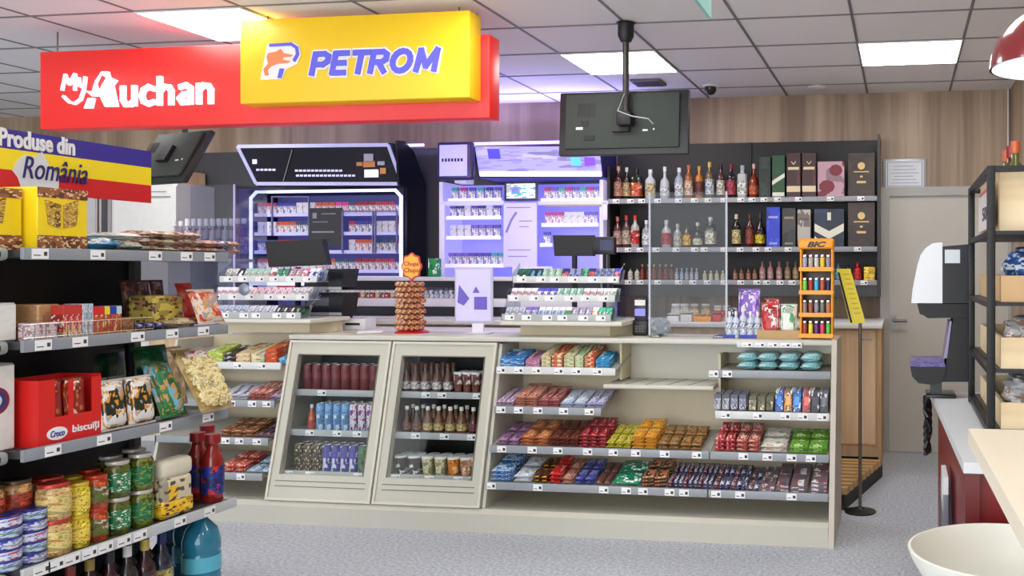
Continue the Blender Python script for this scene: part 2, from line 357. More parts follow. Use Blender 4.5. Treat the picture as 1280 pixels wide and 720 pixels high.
# ================================================================== SCREENS
def screen(name, label, cx, cy, cz, wd, ht, th, rx, rz, vents=True, mount=None):
    M = Matrix.Translation((cx, cy, cz)) @ Matrix.Rotation(rz, 4, 'Z') @ Matrix.Rotation(rx, 4, 'X')
    T = thing(name, label, 'screen', (cx, cy, cz - ht / 2))
    MB().rbox(-wd / 2, wd / 2, .0, .035, -ht / 2, ht / 2, .008).build('housing', mat((38, 39, 40), .4), T, xf=M)
    MB().rbox(-wd / 2 + .045, wd / 2 - .05, -.022, -.0005, -ht / 2 + .035, ht / 2 - .02, .006).build('back_cover', mat((58, 65, 60), .7), T, xf=M)
    MB().box(-wd / 2 + .02, wd / 2 - .02, .0352, .038, -ht / 2 + .02, ht / 2 - .02).build('display', mat((15, 15, 18), .1), T, xf=M)
    c = MB()
    for i in range(9): c.box(-.26 + i * .012, -.255 + i * .012, -.024, -.0225, .03, .11)
    c.box(-.24, -.20, -.026, -.0225, -.02, .01).box(-.22, -.16, -.028, -.0225, -.10, -.075)
    c.build('vent_slots', BLACK, T, xf=M)
    MB().box(-.27, -.23, -.0245, -.0225, -.04, -.025).box(.12, .15, -.0245, -.0225, -.055, -.045).box(.18, .19, -.0245, -.0225, -.05, -.04).build('stickers', TAGW, T, xf=M)
    MB().box(-.05, .05, -.05, -.0225, -.06, .06).build('mount_plate', BLACK, T, xf=M)
    return T
tvx0, tvx1 = X(699, 4.9), X(861, 4.9)
TV = screen('ceiling_screen', 'black television seen from behind, hanging on the ceiling pole', (tvx0 + tvx1) / 2, 4.90, (Z(780, 113, 4.9) + Z(780, 194, 4.9)) / 2, tvx1 - tvx0, Z(780, 113, 4.9) - Z(780, 194, 4.9), .06, math.radians(-4), 0)
px_, py_ = X(782, 4.84), 4.845
MB().lathe([(.018, Z(782, 150, 4.845)), (.018, CEIL - .05)], px_, py_).build('pole', mat((70, 68, 66), .35, .6), TV)
MB().lathe([(.03, CEIL - .11), (.045, CEIL - .08), (.045, CEIL - .012), (.055, CEIL - .005)], px_, py_).build('ceiling_mount', BLACK, TV)
MB().rbox(px_ - .045, px_ + .045, py_ - .05, py_ + .035, Z(782, 158, 4.84), Z(782, 140, 4.84), .015).build('tilt_head', BLACK, TV)
MB().tube([(px_, 4.82, Z(782, 118, 4.84)), (px_ - .03, 4.79, 2.30), (px_ + .05, 4.80, 2.27), (px_ + .14, 4.81, 2.255), (px_ + .16, 4.835, 2.23)], .004, 6).build('cable', mat((190, 190, 190)), TV)
T2 = screen('ceiling_screen', 'black television seen from behind, tilted down under the red sign', X(213, 5.3), 5.3, Z(213, 196, 5.3), .56, .40, .06, math.radians(-28), math.radians(-16))
MB().lathe([(.018, Z(213, 190, 5.36)), (.018, CEIL - .012)], X(213, 5.30), 5.42).build('pole', mat((70, 68, 66), .35, .6), T2)
# small ceiling fittings
C1 = thing('security_camera', 'small dark dome camera on the ceiling near the television', 'camera', (X(888, 6.6), 6.6, CEIL - .05))
MB().lathe([(.0, -.06), (.03, -.05), (.045, -.025), (.045, 0)], X(888, 6.6), 6.6, CEIL - .0145).build('dome', mat((40, 40, 44), .1), C1)
MB().lathe([(.06, -.014), (.06, -.0005)], X(888, 6.6), 6.6, CEIL).build('base', WHITE, C1)
V1 = thing('air_vent', 'small grey slotted air vent in the ceiling behind the television', 'vent', (X(810, 6.4), 6.4, CEIL - .02))
MB().rbox(X(792, 6.4), X(829, 6.4), 6.3, 6.5, CEIL - .018, CEIL - .0005, .004).build('frame', mat((120, 118, 124)), V1)
sl = MB()
for i in range(6): sl.box(X(794, 6.4), X(827, 6.4), 6.315 + i * .03, 6.33 + i * .03, CEIL - .022, CEIL - .0185)
sl.build('slats', mat((70, 70, 78)), V1)
sp = MB().lathe([(.05, -.02), (.07, -.008), (.07, -.0005)], X(1022, 6.75), 6.75, CEIL).build('smoke_detector', WHITE); tag(sp, 'small white smoke detector on the ceiling above the liquor shelves', 'smoke detector')
# pendant lamp
pX, pY, pz = .435, 2.66, 2.0
LP = thing('pendant_lamp', 'glossy dark red dome pendant lamp with white inside', 'lamp', (pX, pY, pz))
R_ = .185
dome = [(R_ * math.cos(a), R_ * .95 * math.sin(a)) for a in [i * math.pi / 2 / 12 for i in range(12)]] + [(.02, R_ * .95)]
inn = [(.015, R_ * .95 - .012)] + [((R_ - .006) * math.cos(a), (R_ - .006) * .93 * math.sin(a)) for a in [i * math.pi / 2 / 12 for i in range(11, -1, -1)]]
MB().lathe(dome, pX, pY, pz, 40, caps=False).build('shade', mat((132, 28, 34), .18, coat=.6, var=.02), LP)
MB().lathe(inn, pX, pY, pz, 40, caps=False).build('shade_lining', mat((215, 228, 242), .5), LP)
MB().lathe([(.0, .0), (.03, .012), (.04, .04), (.03, .075), (.015, .1), (.015, .14)], pX, pY, pz + .02, 16).build('bulb', mat((255, 255, 250), .5, emit=(255, 255, 255), es=6, var=0), LP)
MB().lathe([(.004, pz + R_ * .95), (.004, CEIL - .001)], pX, pY).build('cord', BLACK, LP)

# ================================================================== PRODUCT BUILDERS (base at z=0, centred, front towards -y)
def rr(c, f): return tuple(max(0, min(255, v * f)) for v in c)
def mk_bottle(body, label, cap, h=.28, r=.038, style='round', name='bottle', lab2=None):
    def f():
        if style == 'round': prof = [(r * .85, 0), (r, .008), (r, h * .60), (r * .9, h * .67), (r * .38, h * .77), (r * .34, h * .93)]
        elif style == 'slope': prof = [(r * .85, 0), (r, .008), (r, h * .42), (r * .8, h * .56), (r * .42, h * .74), (r * .36, h * .93)]
        elif style == 'squat': prof = [(r * .9, 0), (r * 1.1, .01), (r * 1.12, h * .42), (r * .95, h * .58), (r * .36, h * .68), (r * .32, h * .92)]
        elif style == 'ketchup': prof = [(r * .85, 0), (r, .012), (r * .97, h * .30), (r, h * .60), (r * .92, h * .68), (r * .55, h * .80), (r * .55, h * .86), (r * .66, h * .88)]
        else: prof = [(r * .9, 0), (r, .008), (r, h * .7), (r * .96, h * .74), (r * .4, h * .78), (r * .38, h * .92)]
        o = MB().lathe(prof, n=14, sq=(4 if style == 'square' else 0)).build(name, mat(body, .08, coat=.5), None, (0, 0, 0)); 
        ck = 1.7 if style in ('ketchup', 'flat') else 1.0
        MB().lathe([(r * .40, h * .86), (r * .42 * ck, h * .87), (r * .42 * ck, h), (r * .36 * ck, h)], n=12).build('cap', mat(cap, .35), o)
        q = 1.12 if style == 'squat' else 1.0
        top = h * (.38 if style in ('squat', 'slope') else .54)
        lb = MB().lathe([(r * q + .0012, h * .13), (r * q + .0012, top)], n=14, sq=(4 if style == 'square' else 0)).build('label', pmat(label, lab2 or rr(label, .72), rr(label, .5), 3.5), o)
        return o
    return f
def mk_can(c1, c2, c3, h=.15, r=.029, seed=0):
    def f():
        o = MB().lathe([(r * .8, 0), (r, .008), (r, h - .012), (r * .82, h - .002)], n=16).build('drink_can', pmat(c1, c2, c3, 4, seed, .28), None, (0, 0, 0))
        MB().lathe([(r * .82, h - .0018), (r * .84, h), (r * .78, h), (r * .76, h - .003), (0, h - .003)], n=16).build('can_lid', CHROME, o); return o
    return f
def mk_jar(content, label, lid, h=.125, r=.038, lid_h=.016, seed=0, name='jar', l2=None, l3=None):
    def f():
        o = MB().lathe([(r * .9, 0), (r, .006), (r, h - lid_h - .012), (r * .86, h - lid_h)], n=20).build(name, pmat(content, rr(content, 1.25), rr(content, .7), 6, seed, .15), None, (0, 0, 0))
        MB().lathe([(r * .9, h - lid_h + .0005), (r * .93, h - lid_h + .002), (r * .93, h - .002), (r * .9, h), (r * .0, h)], n=20).build('lid', mat(lid, .3, .3), o)
        MB().lathe([(r + .0012, h * .18), (r + .0012, h * .68)], n=20).build('label', pmat(label, l2 or rr(label, 1.3), l3 or rr(label, .6), 5, seed + 1), o); return o
    return f
def mk_cup(c1, c2, lid, h=.12, r=.036, seed=0):
    def f():
        o = MB().lathe([(r * .72, 0), (r * .75, .004), (r, h - .012)], n=16).build('coffee_cup', pmat(c1, c2, rr(c1, .6), 4, seed), None, (0, 0, 0))
        MB().lathe([(r * 1.03, h - .0115), (r * 1.03, h - .004), (r * .95, h), (0, h)], n=16).build('lid', mat(lid, .3), o); return o
    return f
def mk_tin(c1, c2, h=.04, r=.043, seed=0):
    def f():
        o = MB().lathe([(r * .93, 0), (r, .003), (r, h - .006), (r * .97, h - .003)], n=24).build('food_tin', pmat(c1, c2, (60, 80, 190), 4, seed), None, (0, 0, 0))
        MB().lathe([(r * 1.01, h - .0065), (r * 1.02, h - .003), (r * .97, h), (r * .9, h - .002), (0, h - .002)], n=24).build('tin_rim', mat((45, 50, 130), .3, .4), o); return o
    return f
def mk_box(wd, dp, ht, c1, c2, c3, seed=0, name='carton', scale=4.0, lidc=None, rough=.4, panel=None):
    """carton: bevelled body, its lid flap and a printed front"""
    def f():
        o = MB().rbox(-wd / 2, wd / 2, -dp / 2, dp / 2, 0, ht, min(wd, dp, ht) * .06, seg=1).build(name, pmat(c1, c2, c3, scale, seed, rough), None, (0, 0, 0))
        if lidc: MB().rbox(-wd / 2 - .0006, wd / 2 + .0006, -dp / 2 - .0006, dp / 2 + .0006, ht * .72, ht + .0006, min(wd, dp) * .05, seg=1).build('lid', mat(lidc, .4), o)
        if panel: MB().box(-wd * .3, wd * .3, -dp / 2 - .001, -dp / 2 - .0001, ht * .3, ht * .7).build('printed_panel', mat(panel, .4), o)
        return o
    return f
def mk_pouch(wd, ln, th, c1, c2, c3, seed=0, name='snack_pack', crimp=.1, rough=.3, scale=4.5, band=None):
    """pillow pack lying flat: long in y"""
    def f():
        nx, ny = 7, 9; vs = []; 
        rnd = random.Random(seed)
        for side in (1, 0):
            for j in range(ny):
                v = -1 + 2 * j / (ny - 1); 
                pv = 0 if abs(v) > .99 else (1 - abs(v) ** 5) ** .5
                for i in range(nx):
                    u = -1 + 2 * i / (nx - 1); pu = 0 if abs(u) > .99 else (1 - abs(u) ** 4) ** .5
                    p = pu * pv * (.86 + .13 * rnd.random() if side else .98)
                    z = th * (.5 + (.5 if side else -.5) * p) if 1 else 0
                    ww = 1 - .05 * (pv)
                    vs.append((u * wd / 2 * ww, v * ln / 2, max(z, 0)))
        fs = []
        for s_ in (0, 1):
            o_ = s_ * nx * ny
            for j in range(ny - 1):
                for i in range(nx - 1): fs.append((o_ + j * nx + i, o_ + j * nx + i + 1, o_ + (j + 1) * nx + i + 1, o_ + (j + 1) * nx + i))
        rim = [i for i in range(nx)] + [j * nx + nx - 1 for j in range(1, ny)] + [(ny - 1) * nx + i for i in range(nx - 2, -1, -1)] + [j * nx for j in range(ny - 2, 0, -1)]
        for a, b in zip(rim, rim[1:] + rim[:1]): fs.append((a, b, b + nx * ny, a + nx * ny))
        o = MB().add(vs, fs, 0, True).build(name, pmat(c1, c2, c3, scale, seed, rough), None, (0, 0, 0))
        if crimp:
            z = th * .5
            for (q0, q1) in ((-ln / 2 - ln * crimp * .5, -ln / 2 + .002), (ln / 2 - .002, ln / 2 + ln * crimp * .5)):
                MB().box(-wd / 2 * .98, wd / 2 * .98, q0, q1, z - .0012, z + .0012).build('crimped_end', mat(band or rr(c1, .85), .35), o)
        return o
    return f
def tags(x0, x1, y, z0, z1, n, parent, seed=0, spans=None, tilt=0.0):
    """price tags on a rail whose front is at y"""
    rnd = random.Random(seed); wd = .052
    xs = spans or [x0 + (x1 - x0) * (i + .5) / n + rnd.uniform(-.02, .02) for i in range(n)]
    for xx in xs:
        b = MB().box(xx - wd / 2, xx + wd / 2, y - .0025, y - .0003, z0, z1)
        b.box(xx - wd * .42, xx - wd * .05, y - .003, y - .0024, z0 + (z1 - z0) * .25, z0 + (z1 - z0) * .36, 1).box(xx + wd * .12, xx + wd * .40, y - .003, y - .0024, z0 + (z1 - z0) * .25, z0 + (z1 - z0) * .7, 1)
        b.build('price_tag', [TAGW, TAGK], parent)

# ================================================================== COUNTER
def yf(z): return 4.58 + (z - .125) * .245
XS = [-4.32, -3.555, -2.905, -2.262, -1.56, -1.008, -.372]
def sb(mb, x0, x1, z0, z1, o0, o1, m=0):   # box with a sloping front and back parallel to the counter face
    return mb.hexa([(x0, yf(z0) + o0, z0), (x1, yf(z0) + o0, z0), (x1, yf(z0) + o1, z0), (x0, yf(z0) + o1, z0), (x0, yf(z1) + o0, z1), (x1, yf(z1) + o0, z1), (x1, yf(z1) + o1, z1), (x0, yf(z1) + o1, z1)], m)
CB = thing('shop_counter', 'long greige shop counter with sloping front and built-in shelves', 'counter', (-2.3, 4.85, 0))
MB().prism([(4.56, 0), (4.56, .10), (4.585, .122), (5.12, .122), (5.12, 0)], XS[0], -.374, 'x').build('plinth', GREIGE, CB)
MB().prism([(4.545, 0), (4.775, 1.045), (5.12, 1.045), (5.12, 0)], -.373, -.345, 'x').build('end_panel', mat((196, 186, 172), .45), CB)
tp = MB().rbox(XS[1], -.373, 4.785, 5.16, 1.012, 1.04, .005)
tp.build('worktop', mat((206, 204, 192), .35, var=.02), CB)
MB().rbox(XS[0], -1.75, 5.161, 5.55, 1.012, 1.04, .005).build('rear_worktop', mat((222, 220, 222), .3, var=.02), CB)
MB().box(XS[0], -.374, 5.09, 5.115, .123, 1.011).build('back_panel', CREAM, CB)
for i, xx in enumerate((XS[0] + .012, XS[3] + .009, )):
    b = MB(); sb(b, xx - .009, xx + .009, .123, 1.0 if i == 1 else 1.0, .015, .40); b.build('divider', GREIGE, CB)
b = MB(); sb(b, XS[3] + .02, XS[4], .90, 1.011, .10, .12); 
# cream infill boards over the shelves
MB().box(XS[3] + .02, XS[4] - .01, 5.02, 5.088, .9, 1.011).build('infill_board', CREAM, CB)
MB().box(XS[4], XS[5], 5.03, 5.05, .7905, 1.011).build('front_board', GREIGE, CB)
MB().box(XS[5] + .002, -.375, 4.955, 4.975, .955, 1.011).build('front_board', GREIGE, CB)
MB().box(XS[4] - .012, XS[4] - .001, 4.86, 5.08, .80, 1.011).build('divider', CREAM, CB)
MB().box(XS[5] - .0, XS[5] + .014, 4.86, 5.085, .60, .954).build('divider', CREAM, CB)
# slotted empty shelf in the middle
s = MB().rbox(X(757, 4.78), XS[5] - .002, 4.74, 5.085, .768, .79, .004); sh = s.build('empty_shelf', mat((208, 206, 192), .4), CB)
sl = MB()
for i in range(5):
    u = XS[4] + .05 + i * .118
    sl.hexa([(u, 4.76, .7902), (u + .007, 4.76, .7902), (u + .067, 5.07, .7902), (u + .06, 5.07, .7902), (u, 4.76, .7912), (u + .007, 4.76, .7912), (u + .067, 5.07, .7912), (u + .06, 5.07, .7912)])
sl.build('slots', mat((95, 90, 75)), sh)
TILT = math.radians(14)
def shelf(x0, x1, z, parent, tagspans, rail_h=.042, rail_m=None, depth=.30, tilt=TILT, tray=None):
    y = yf(z) - .005; st, ct = math.sin(tilt), math.cos(tilt)
    # plate rising to the back
    m = MB().prism([(y + .002, z - .002), (y + depth * ct, z - .002 + depth * st), (y + depth * ct, z + .010 + depth * st), (y + .002, z + .010)], x0, x1, 'x')
    S = m.build('shelf', mat((170, 168, 160), .4), parent)
    R = MB().rbox(x0 + .002, x1 - .002, y - .012, y + .0015, z - rail_h / 2, z + rail_h / 2, .003).build('price_rail', rail_m or RAILG, S)
    tags(x0, x1, y - .0122, z - rail_h / 2 + .004, z + rail_h / 2 - .004, 0, S, 0, tagspans)
    return y, st, ct
def tagx(us, z): return [X(u, yf(z)) for u in us]
GAPX = .004
ZS = [.858, .645, .438, .247]
WR = mat((214, 216, 214), .35)
SH = {}
# bay next to the gondola
for k, us in enumerate(([270, 300, 330], [292, 318, 336], [285, 302, 324], [304])):
    SH['a', k] = shelf(XS[0] + .025, XS[1] - .02, ZS[k], CB, tagx(us, ZS[k]), rail_m=WR if k == 0 else None)
for k, us in enumerate(([628, 650, 672, 700, 722, 748], [628, 650, 674, 706, 738])):
    SH['b', k] = shelf(XS[3] + .02, X(768 - 14 * k, 4.72), ZS[k], CB, tagx(us, ZS[k]), rail_m=WR if k == 0 else None)
xm = XS[5]
SH['b', 2] = shelf(XS[3] + .02, xm - .002, ZS[2], CB, tagx([629, 667, 699, 736, 768, 796, 832, 872], ZS[2]))
SH['b', 3] = shelf(XS[3] + .02, xm - .002, ZS[3], CB, tagx([616, 674, 756, 784, 805, 838, 856], ZS[3]))
for k, us in enumerate(([893, 910], [908, 948, 982, 1004, 1028], [930, 960, 990, 1014], [896, 926, 990])):
    SH['c', k] = shelf(xm + .016 if k < 2 else xm + .001, -.376, ZS[k], CB, tagx(us, ZS[k]), rail_m=WR if k == 1 else None, tilt=TILT if k > 1 else math.radians(3))
# raised shelves carrying the chewing-gum racks
def raised(x0, x1, name):
    T = thing(name, {1: 'cream raised shelf over the candy bay behind the tall gondola', 2: 'cream raised shelf over the candy bay next to the second drinks cooler'}[1 if x0 < -3 else 2], 'shelf', ((x0 + x1) / 2, 4.95, 1.0405))
    MB().prism([(x0 + .05, 4.93), (x1 - .12, 4.93), (x1 - .03, 5.06), (x1 - .03, 5.12), (x0 + .05, 5.12)], 1.0405, 1.107, 'z').build('riser', CREAM, T)
    MB().rbox(x0, x1, 4.77, 5.15, 1.1075, 1.13, .004).build('shelf_board', mat((216, 213, 200), .35, var=.02), T)
raised(X(240, 4.77), X(388, 4.77), 'raised_shelf'); raised(X(625, 4.77), X(777, 4.77), 'raised_shelf')
# ---- drinks coolers
def cooler(x0, x1, label, tagu):
    T = thing('drinks_cooler', label, 'cooler', ((x0 + x1) / 2, 4.6, .1225), 'drinks coolers in the counter')
    zt, zb = .995, .1235
    b = MB()
    sd = [(yf(zb) + .03, zb), (yf(zt) + .03, zt), (5.049, zt), (5.049, zb)]
    b.prism(sd, x0 + .004, x0 + .022, 'x').prism(sd, x1 - .022, x1 - .004, 'x').box(x0 + .023, x1 - .023, yf(zt) + .035, 5.049, zt - .018, zt).box(x0 + .023, x1 - .023, yf(.22) + .035, 5.049, zb, zb + .10)
    b.hexa([(x0 + .022, 5.05, zb), (x1 - .022, 5.05, zb), (x1 - .022, 5.085, zb), (x0 + .022, 5.085, zb), (x0 + .022, 5.05, zt), (x1 - .022, 5.05, zt), (x1 - .022, 5.085, zt), (x0 + .022, 5.085, zt)], 1)
    b.build('body', [GREIGE, BLACK], T)
    D = MB(); fw = .075
    sb(D, x0 + .006, x0 + fw, zb + .004, zt + .012, 0, .028); sb(D, x1 - fw, x1 - .006, zb + .004, zt + .012, 0, .028)
    sb(D, x0 + fw, x1 - fw, zt - .072, zt + .012, 0, .028); sb(D, x0 + fw, x1 - fw, zb + .004, .265, 0, .028)
    DD = D.build('door', mat((192, 191, 177), .4, var=.02), T)
    e = MB()   # raised edge round the door and its grooves
    for q in ((x0 + .006, x0 + .020, zb + .004, zt + .012), (x1 - .020, x1 - .006, zb + .004, zt + .012), (x0 + .02, x1 - .02, zt - .002, zt + .012), (x0 + .02, x1 - .02, zb + .004, zb + .018)): sb(e, *q, -.008, -.0002)
    e.build('door_edge', mat((208, 205, 190), .4, var=.02), DD)
    g = MB()
    for zz in (.228, .20): sb(g, x0 + .05, x1 - .05, zz, zz + .004, -.0015, -.0001)
    for q in ((x0 + fw - .008, x0 + fw, .265, zt - .072), (x1 - fw, x1 - fw + .008, .265, zt - .072), (x0 + fw - .008, x1 - fw + .008, zt - .072, zt - .066)): sb(g, *q, -.0015, -.0001)
    g.build('groove', mat((110, 105, 92)), DD)
    G = MB(); sb(G, x0 + fw, x1 - fw, .267, zt - .074, .006, .009); G.build('glass_pane', glass((248, 250, 250), .008), DD)
    for k, z in enumerate((.714, .492, .268)):
        y = yf(z) + .035
        S = MB().box(x0 + .024, x1 - .024, y + .005, 5.045, z - .008, z).build('cooler_shelf', mat((185, 188, 188), .3), T)
        MB().rbox(x0 + .026, x1 - .026, y - .004, y + .0045, z - .025, z + .012, .002).build('price_rail', mat((172, 175, 176), .35), S)
        tags(x0, x1, y - .0042, z - .022, z + .009, 0, S, 0, [X(u, y) for u in tagu[k]])
    return T
cooler(XS[1], XS[2], 'greige glass-door drinks cooler holding dark red cans on its top shelf', ([403, ], [388, 422, 447], [362, 388, 448]))
cooler(XS[2], XS[3], 'greige glass-door drinks cooler holding brown coffee bottles and coffee cups', ([533, 553, 597], [520, 556, 590], [495, 537, 573]))
def cool_row(us, z, mk, key, desc, place, dy=.06, rows=1, cat='can', sp=.065):
    for r_ in range(rows):
        for u in us:
            y = yf(z) + .035 + dy + r_ * sp
            xx = X(u, yf(z) + .035 + dy)
            put(key, mk, (xx, y, z + .0005), desc=desc, place=place + (' rear' if r_ else ''), cat=cat)
A_, B_ = 'in first drinks cooler', 'in second drinks cooler'
RED1 = (120, 28, 36)
cool_row([385 + i * 11.9 for i in range(8)], .714, mk_can(RED1, (140, 50, 55), (90, 18, 26), .15, .0275), 'can_red', 'dark red tall can', A_ + ' top', rows=2)
cool_row([390], .492, mk_bottle((190, 80, 30), (200, 60, 40), (235, 235, 235), .145, .022, 'slope'), 'b_or', 'small orange bottle with white cap', A_ + ' middle', cat='bottle')
cool_row([401, 411.5, 422, 432], .492, mk_can((120, 170, 215), (210, 230, 240), (60, 110, 190), .155, .024, 1), 'can_lb', 'light blue can', A_ + ' middle', rows=2)
cool_row([442.5, 453, 463.5], .492, mk_can((215, 220, 232), (60, 50, 160), (200, 40, 60), .155, .024, 2), 'can_sv', 'silver and violet can', A_ + ' middle', rows=2)
cool_row([374, 385.5, 397], .268, mk_can((24, 24, 26), (60, 44, 24), (235, 190, 90), .15, .025, 3), 'can_bk', 'black can with golden print', A_ + ' bottom', rows=2)
cool_row([409, 420, 431, 442], .268, mk_can((66, 50, 170), (215, 220, 235), (40, 40, 130), .15, .025, 4), 'can_vi', 'violet and silver can', A_ + ' bottom', rows=2)
cool_row([453.5], .268, mk_can((40, 95, 50), (25, 35, 25), (90, 160, 70), .15, .025, 5), 'can_gr', 'dark green can', A_ + ' bottom')
cool_row([508, 519.5, 532, 546.5, 560], .714, mk_bottle((95, 58, 48), (225, 220, 220), (120, 60, 40), .165, .026, 'slope', lab2=(110, 70, 62)), 'b_cf', 'white-labelled brown coffee bottle', B_ + ' top', cat='bottle', rows=2)
cool_row([573, 584, 595], .714, mk_cup((130, 75, 66), (235, 225, 220), (225, 225, 225), .12, .026), 'cup_cf', 'small brown coffee cup', B_ + ' top', cat='cup', rows=2)
cool_row([509, 521.5], .492, mk_bottle((70, 38, 30), (150, 110, 90), (235, 232, 225), .15, .027, 'slope'), 'b_dk', 'dark brown coffee bottle', B_ + ' middle', cat='bottle', rows=2)
cool_row([535, 548.5, 563, 577], .492, mk_bottle((110, 70, 45), (215, 190, 130), (235, 232, 225), .15, .027, 'slope'), 'b_tn', 'coffee bottle with tan label', B_ + ' middle', cat='bottle', rows=2)
cool_row([592], .492, mk_bottle((70, 38, 30), (130, 60, 60), (235, 232, 225), .15, .027, 'slope'), 'b_dr', 'brown coffee bottle with dull red label', B_ + ' middle', cat='bottle')
cool_row([501.5, 518], .268, mk_cup((62, 40, 36), (235, 235, 235), (215, 215, 215), .105, .034, 1), 'cup_b', 'dark brown coffee cup', B_ + ' bottom', cat='cup', rows=2)
cool_row([535, 551], .268, mk_cup((224, 216, 180), (160, 150, 90), (230, 230, 225), .105, .034, 2), 'cup_c', 'cream coffee cup', B_ + ' bottom', cat='cup', rows=2)
cool_row([567], .268, mk_cup((222, 130, 40), (240, 200, 140), (230, 230, 225), .105, .034, 3), 'cup_o', 'orange coffee cup', B_ + ' bottom', cat='cup', rows=2)
cool_row([583, 597], .268, mk_cup((228, 165, 130), (245, 220, 190), (230, 230, 225), .105, .034, 4), 'cup_p', 'peach coffee cup', B_ + ' bottom', cat='cup', rows=2)

# ---- candy on the sloping shelves
def on_shelf(sk, u0, u1, n, rows, mk, key, desc, place, ln=.13, th=.018, layers=1, cat='pack', wd_scale=True, y0=.012, lift=0.0, dz=0.0):
    """n across between pixels u0..u1, rows towards the back, layers high, lying on the sloping shelf"""
    yb, st, ct = SH[sk]; z0 = ZS[sk[1]]
    tilt = math.atan2(st, ct)
    xa, xb = X(u0, yf(z0)), X(u1, yf(z0)); W = (xb - xa) / n
    for l in range(layers):
        for r_ in range(rows):
            for i in range(n):
                d_ = y0 + ln / 2 + r_ * (ln + .012) * (1.0); hgt = .0105 + l * th + dz + r_ * lift
                y = yb + d_ * ct - hgt * st * 0; z = z0 + d_ * st + hgt / ct
                pl = place + (' rear' if r_ else '') + (['', ' layer two', ' layer three', ' layer four'][l])
                put(key, mk, (xa + W * (i + .5), y, z + .0008), rot=(tilt, 0, 0), desc=desc, place=pl, cat=cat)
    return W
def candy(sk, u0, u1, n, c1, c2, c3, desc, place, rows=2, layers=2, ln=.12, th=.02, seed=0, kind='snack_pack', gapw=.0035, cat='pack', dz=0, box=False):
    z0 = ZS[sk[1]]; W = (X(u1, yf(z0)) - X(u0, yf(z0))) / n - gapw
    key = ('candy', desc, place, round(W, 4))
    mk = mk_box(W, ln, th, c1, c2, c3, seed, kind) if box else mk_pouch(W, ln * .9, th, c1, c2, c3, seed, kind)
    on_shelf(sk, u0, u1, n, rows, mk, key, desc, place, ln, th * 1.02, layers, cat, dz=dz)
S2, S3, S4, S1 = 'on second candy shelf', 'on third candy shelf', 'on lowest candy shelf', 'on top candy shelf'
# first bay (behind the gondola)
G1 = ' gondola bay'
candy(('a', 0), 258, 278, 1, (190, 205, 90), (230, 240, 150), (120, 160, 50), 'lime green box', S1 + G1, 1, 2, .16, .03, 3, 'candy_box', box=True, cat='box')
candy(('a', 0), 279, 293, 1, (30, 32, 34), (210, 210, 205), (60, 62, 66), 'black slim box', S1 + G1, 1, 2, .17, .024, 4, 'candy_box', box=True, cat='box')
candy(('a', 0), 294, 312, 1, (220, 200, 150), (190, 70, 60), (240, 230, 200), 'cream and red candy box', S1 + G1, 1, 2, .2, .026, 5, 'candy_box', box=True, cat='box')
candy(('a', 0), 313, 330, 1, (228, 212, 170), (60, 150, 90), (245, 240, 220), 'cream and green candy box', S1 + G1, 1, 2, .2, .026, 6, 'candy_box', box=True, cat='box')
candy(('a', 0), 331, 346, 1, (222, 92, 40), (235, 190, 150), (200, 60, 30), 'orange red candy box', S1 + G1, 1, 3, .2, .026, 7, 'candy_box', box=True, cat='box')
candy(('a', 0), 347, 359, 1, (60, 150, 195), (180, 220, 235), (40, 110, 170), 'sky blue candy pack', S1 + G1, 1, 1, .12, .03, 8, 'candy_box', box=True, cat='box')
candy(('a', 1), 272, 308, 3, (222, 226, 240), (90, 90, 140), (245, 245, 250), 'white chocolate bar', S2 + G1, 1, 2, .2, .016, 9)
candy(('a', 1), 309, 335, 3, (222, 130, 122), (240, 215, 205), (170, 60, 60), 'salmon pink chocolate bar', S2 + G1, 1, 3, .2, .016, 10)
candy(('a', 1), 336, 350, 2, (190, 170, 205), (120, 60, 110), (235, 225, 240), 'lilac chocolate bar', S2 + G1, 1, 2, .2, .016, 11)
candy(('a', 2), 272, 316, 3, (150, 95, 60), (225, 190, 140), (80, 44, 34), 'brown wafer pack', S3 + G1, 2, 2, .1, .02, 12)
candy(('a', 2), 317, 343, 3, (95, 66, 82), (150, 120, 140), (50, 35, 48), 'dark plum chocolate pack', S3 + G1, 2, 1, .1, .02, 13)
candy(('a', 3), 274, 305, 2, (205, 60, 40), (240, 190, 150), (235, 235, 230), 'red biscuit pack', S4 + G1, 2, 2, .1, .022, 14)
candy(('a', 3), 306, 338, 2, (150, 180, 205), (220, 230, 240), (60, 110, 170), 'pale blue biscuit pack', S4 + G1, 2, 1, .1, .022, 15)
# bay next to the second cooler
candy(('b', 0), 624, 655, 1, (70, 140, 205), (200, 225, 240), (30, 60, 150), 'blue candy box', S1, 1, 2, .17, .024, 20, 'candy_box', box=True, cat='box')
candy(('b', 0), 656, 674, 1, (190, 130, 165), (235, 200, 215), (150, 70, 110), 'mauve candy box', S1, 1, 2, .17, .02, 21, 'candy_box', box=True, cat='box')
for i, (a, b, c, n_) in enumerate([(676, 688, (226, 208, 160), 'cream'), (689, 703, (205, 76, 50), 'brick red'), (704, 717, (228, 218, 176), 'pale cream'), (718, 729, (150, 190, 150), 'sage green'), (730, 743, (222, 62, 30), 'bright red')]):
    candy(('b', 0), a, b, 1, c, (240, 228, 195), (230, 200, 140) if i % 2 else (90, 150, 100), n_ + ' upright candy box', S1, 1, 3, .20, .022, 22 + i, 'candy_box', box=True, cat='box')
candy(('b', 0), 744, 762, 1, (40, 150, 205), (190, 225, 240), (20, 110, 180), 'azure blue candy box', S1, 1, 2, .15, .024, 28, 'candy_box', box=True, cat='box')
candy(('b', 1), 619, 641, 2, (205, 180, 210), (150, 110, 160), (235, 225, 240), 'lilac chocolate bar', S2, 1, 2, .22, .015, 30)
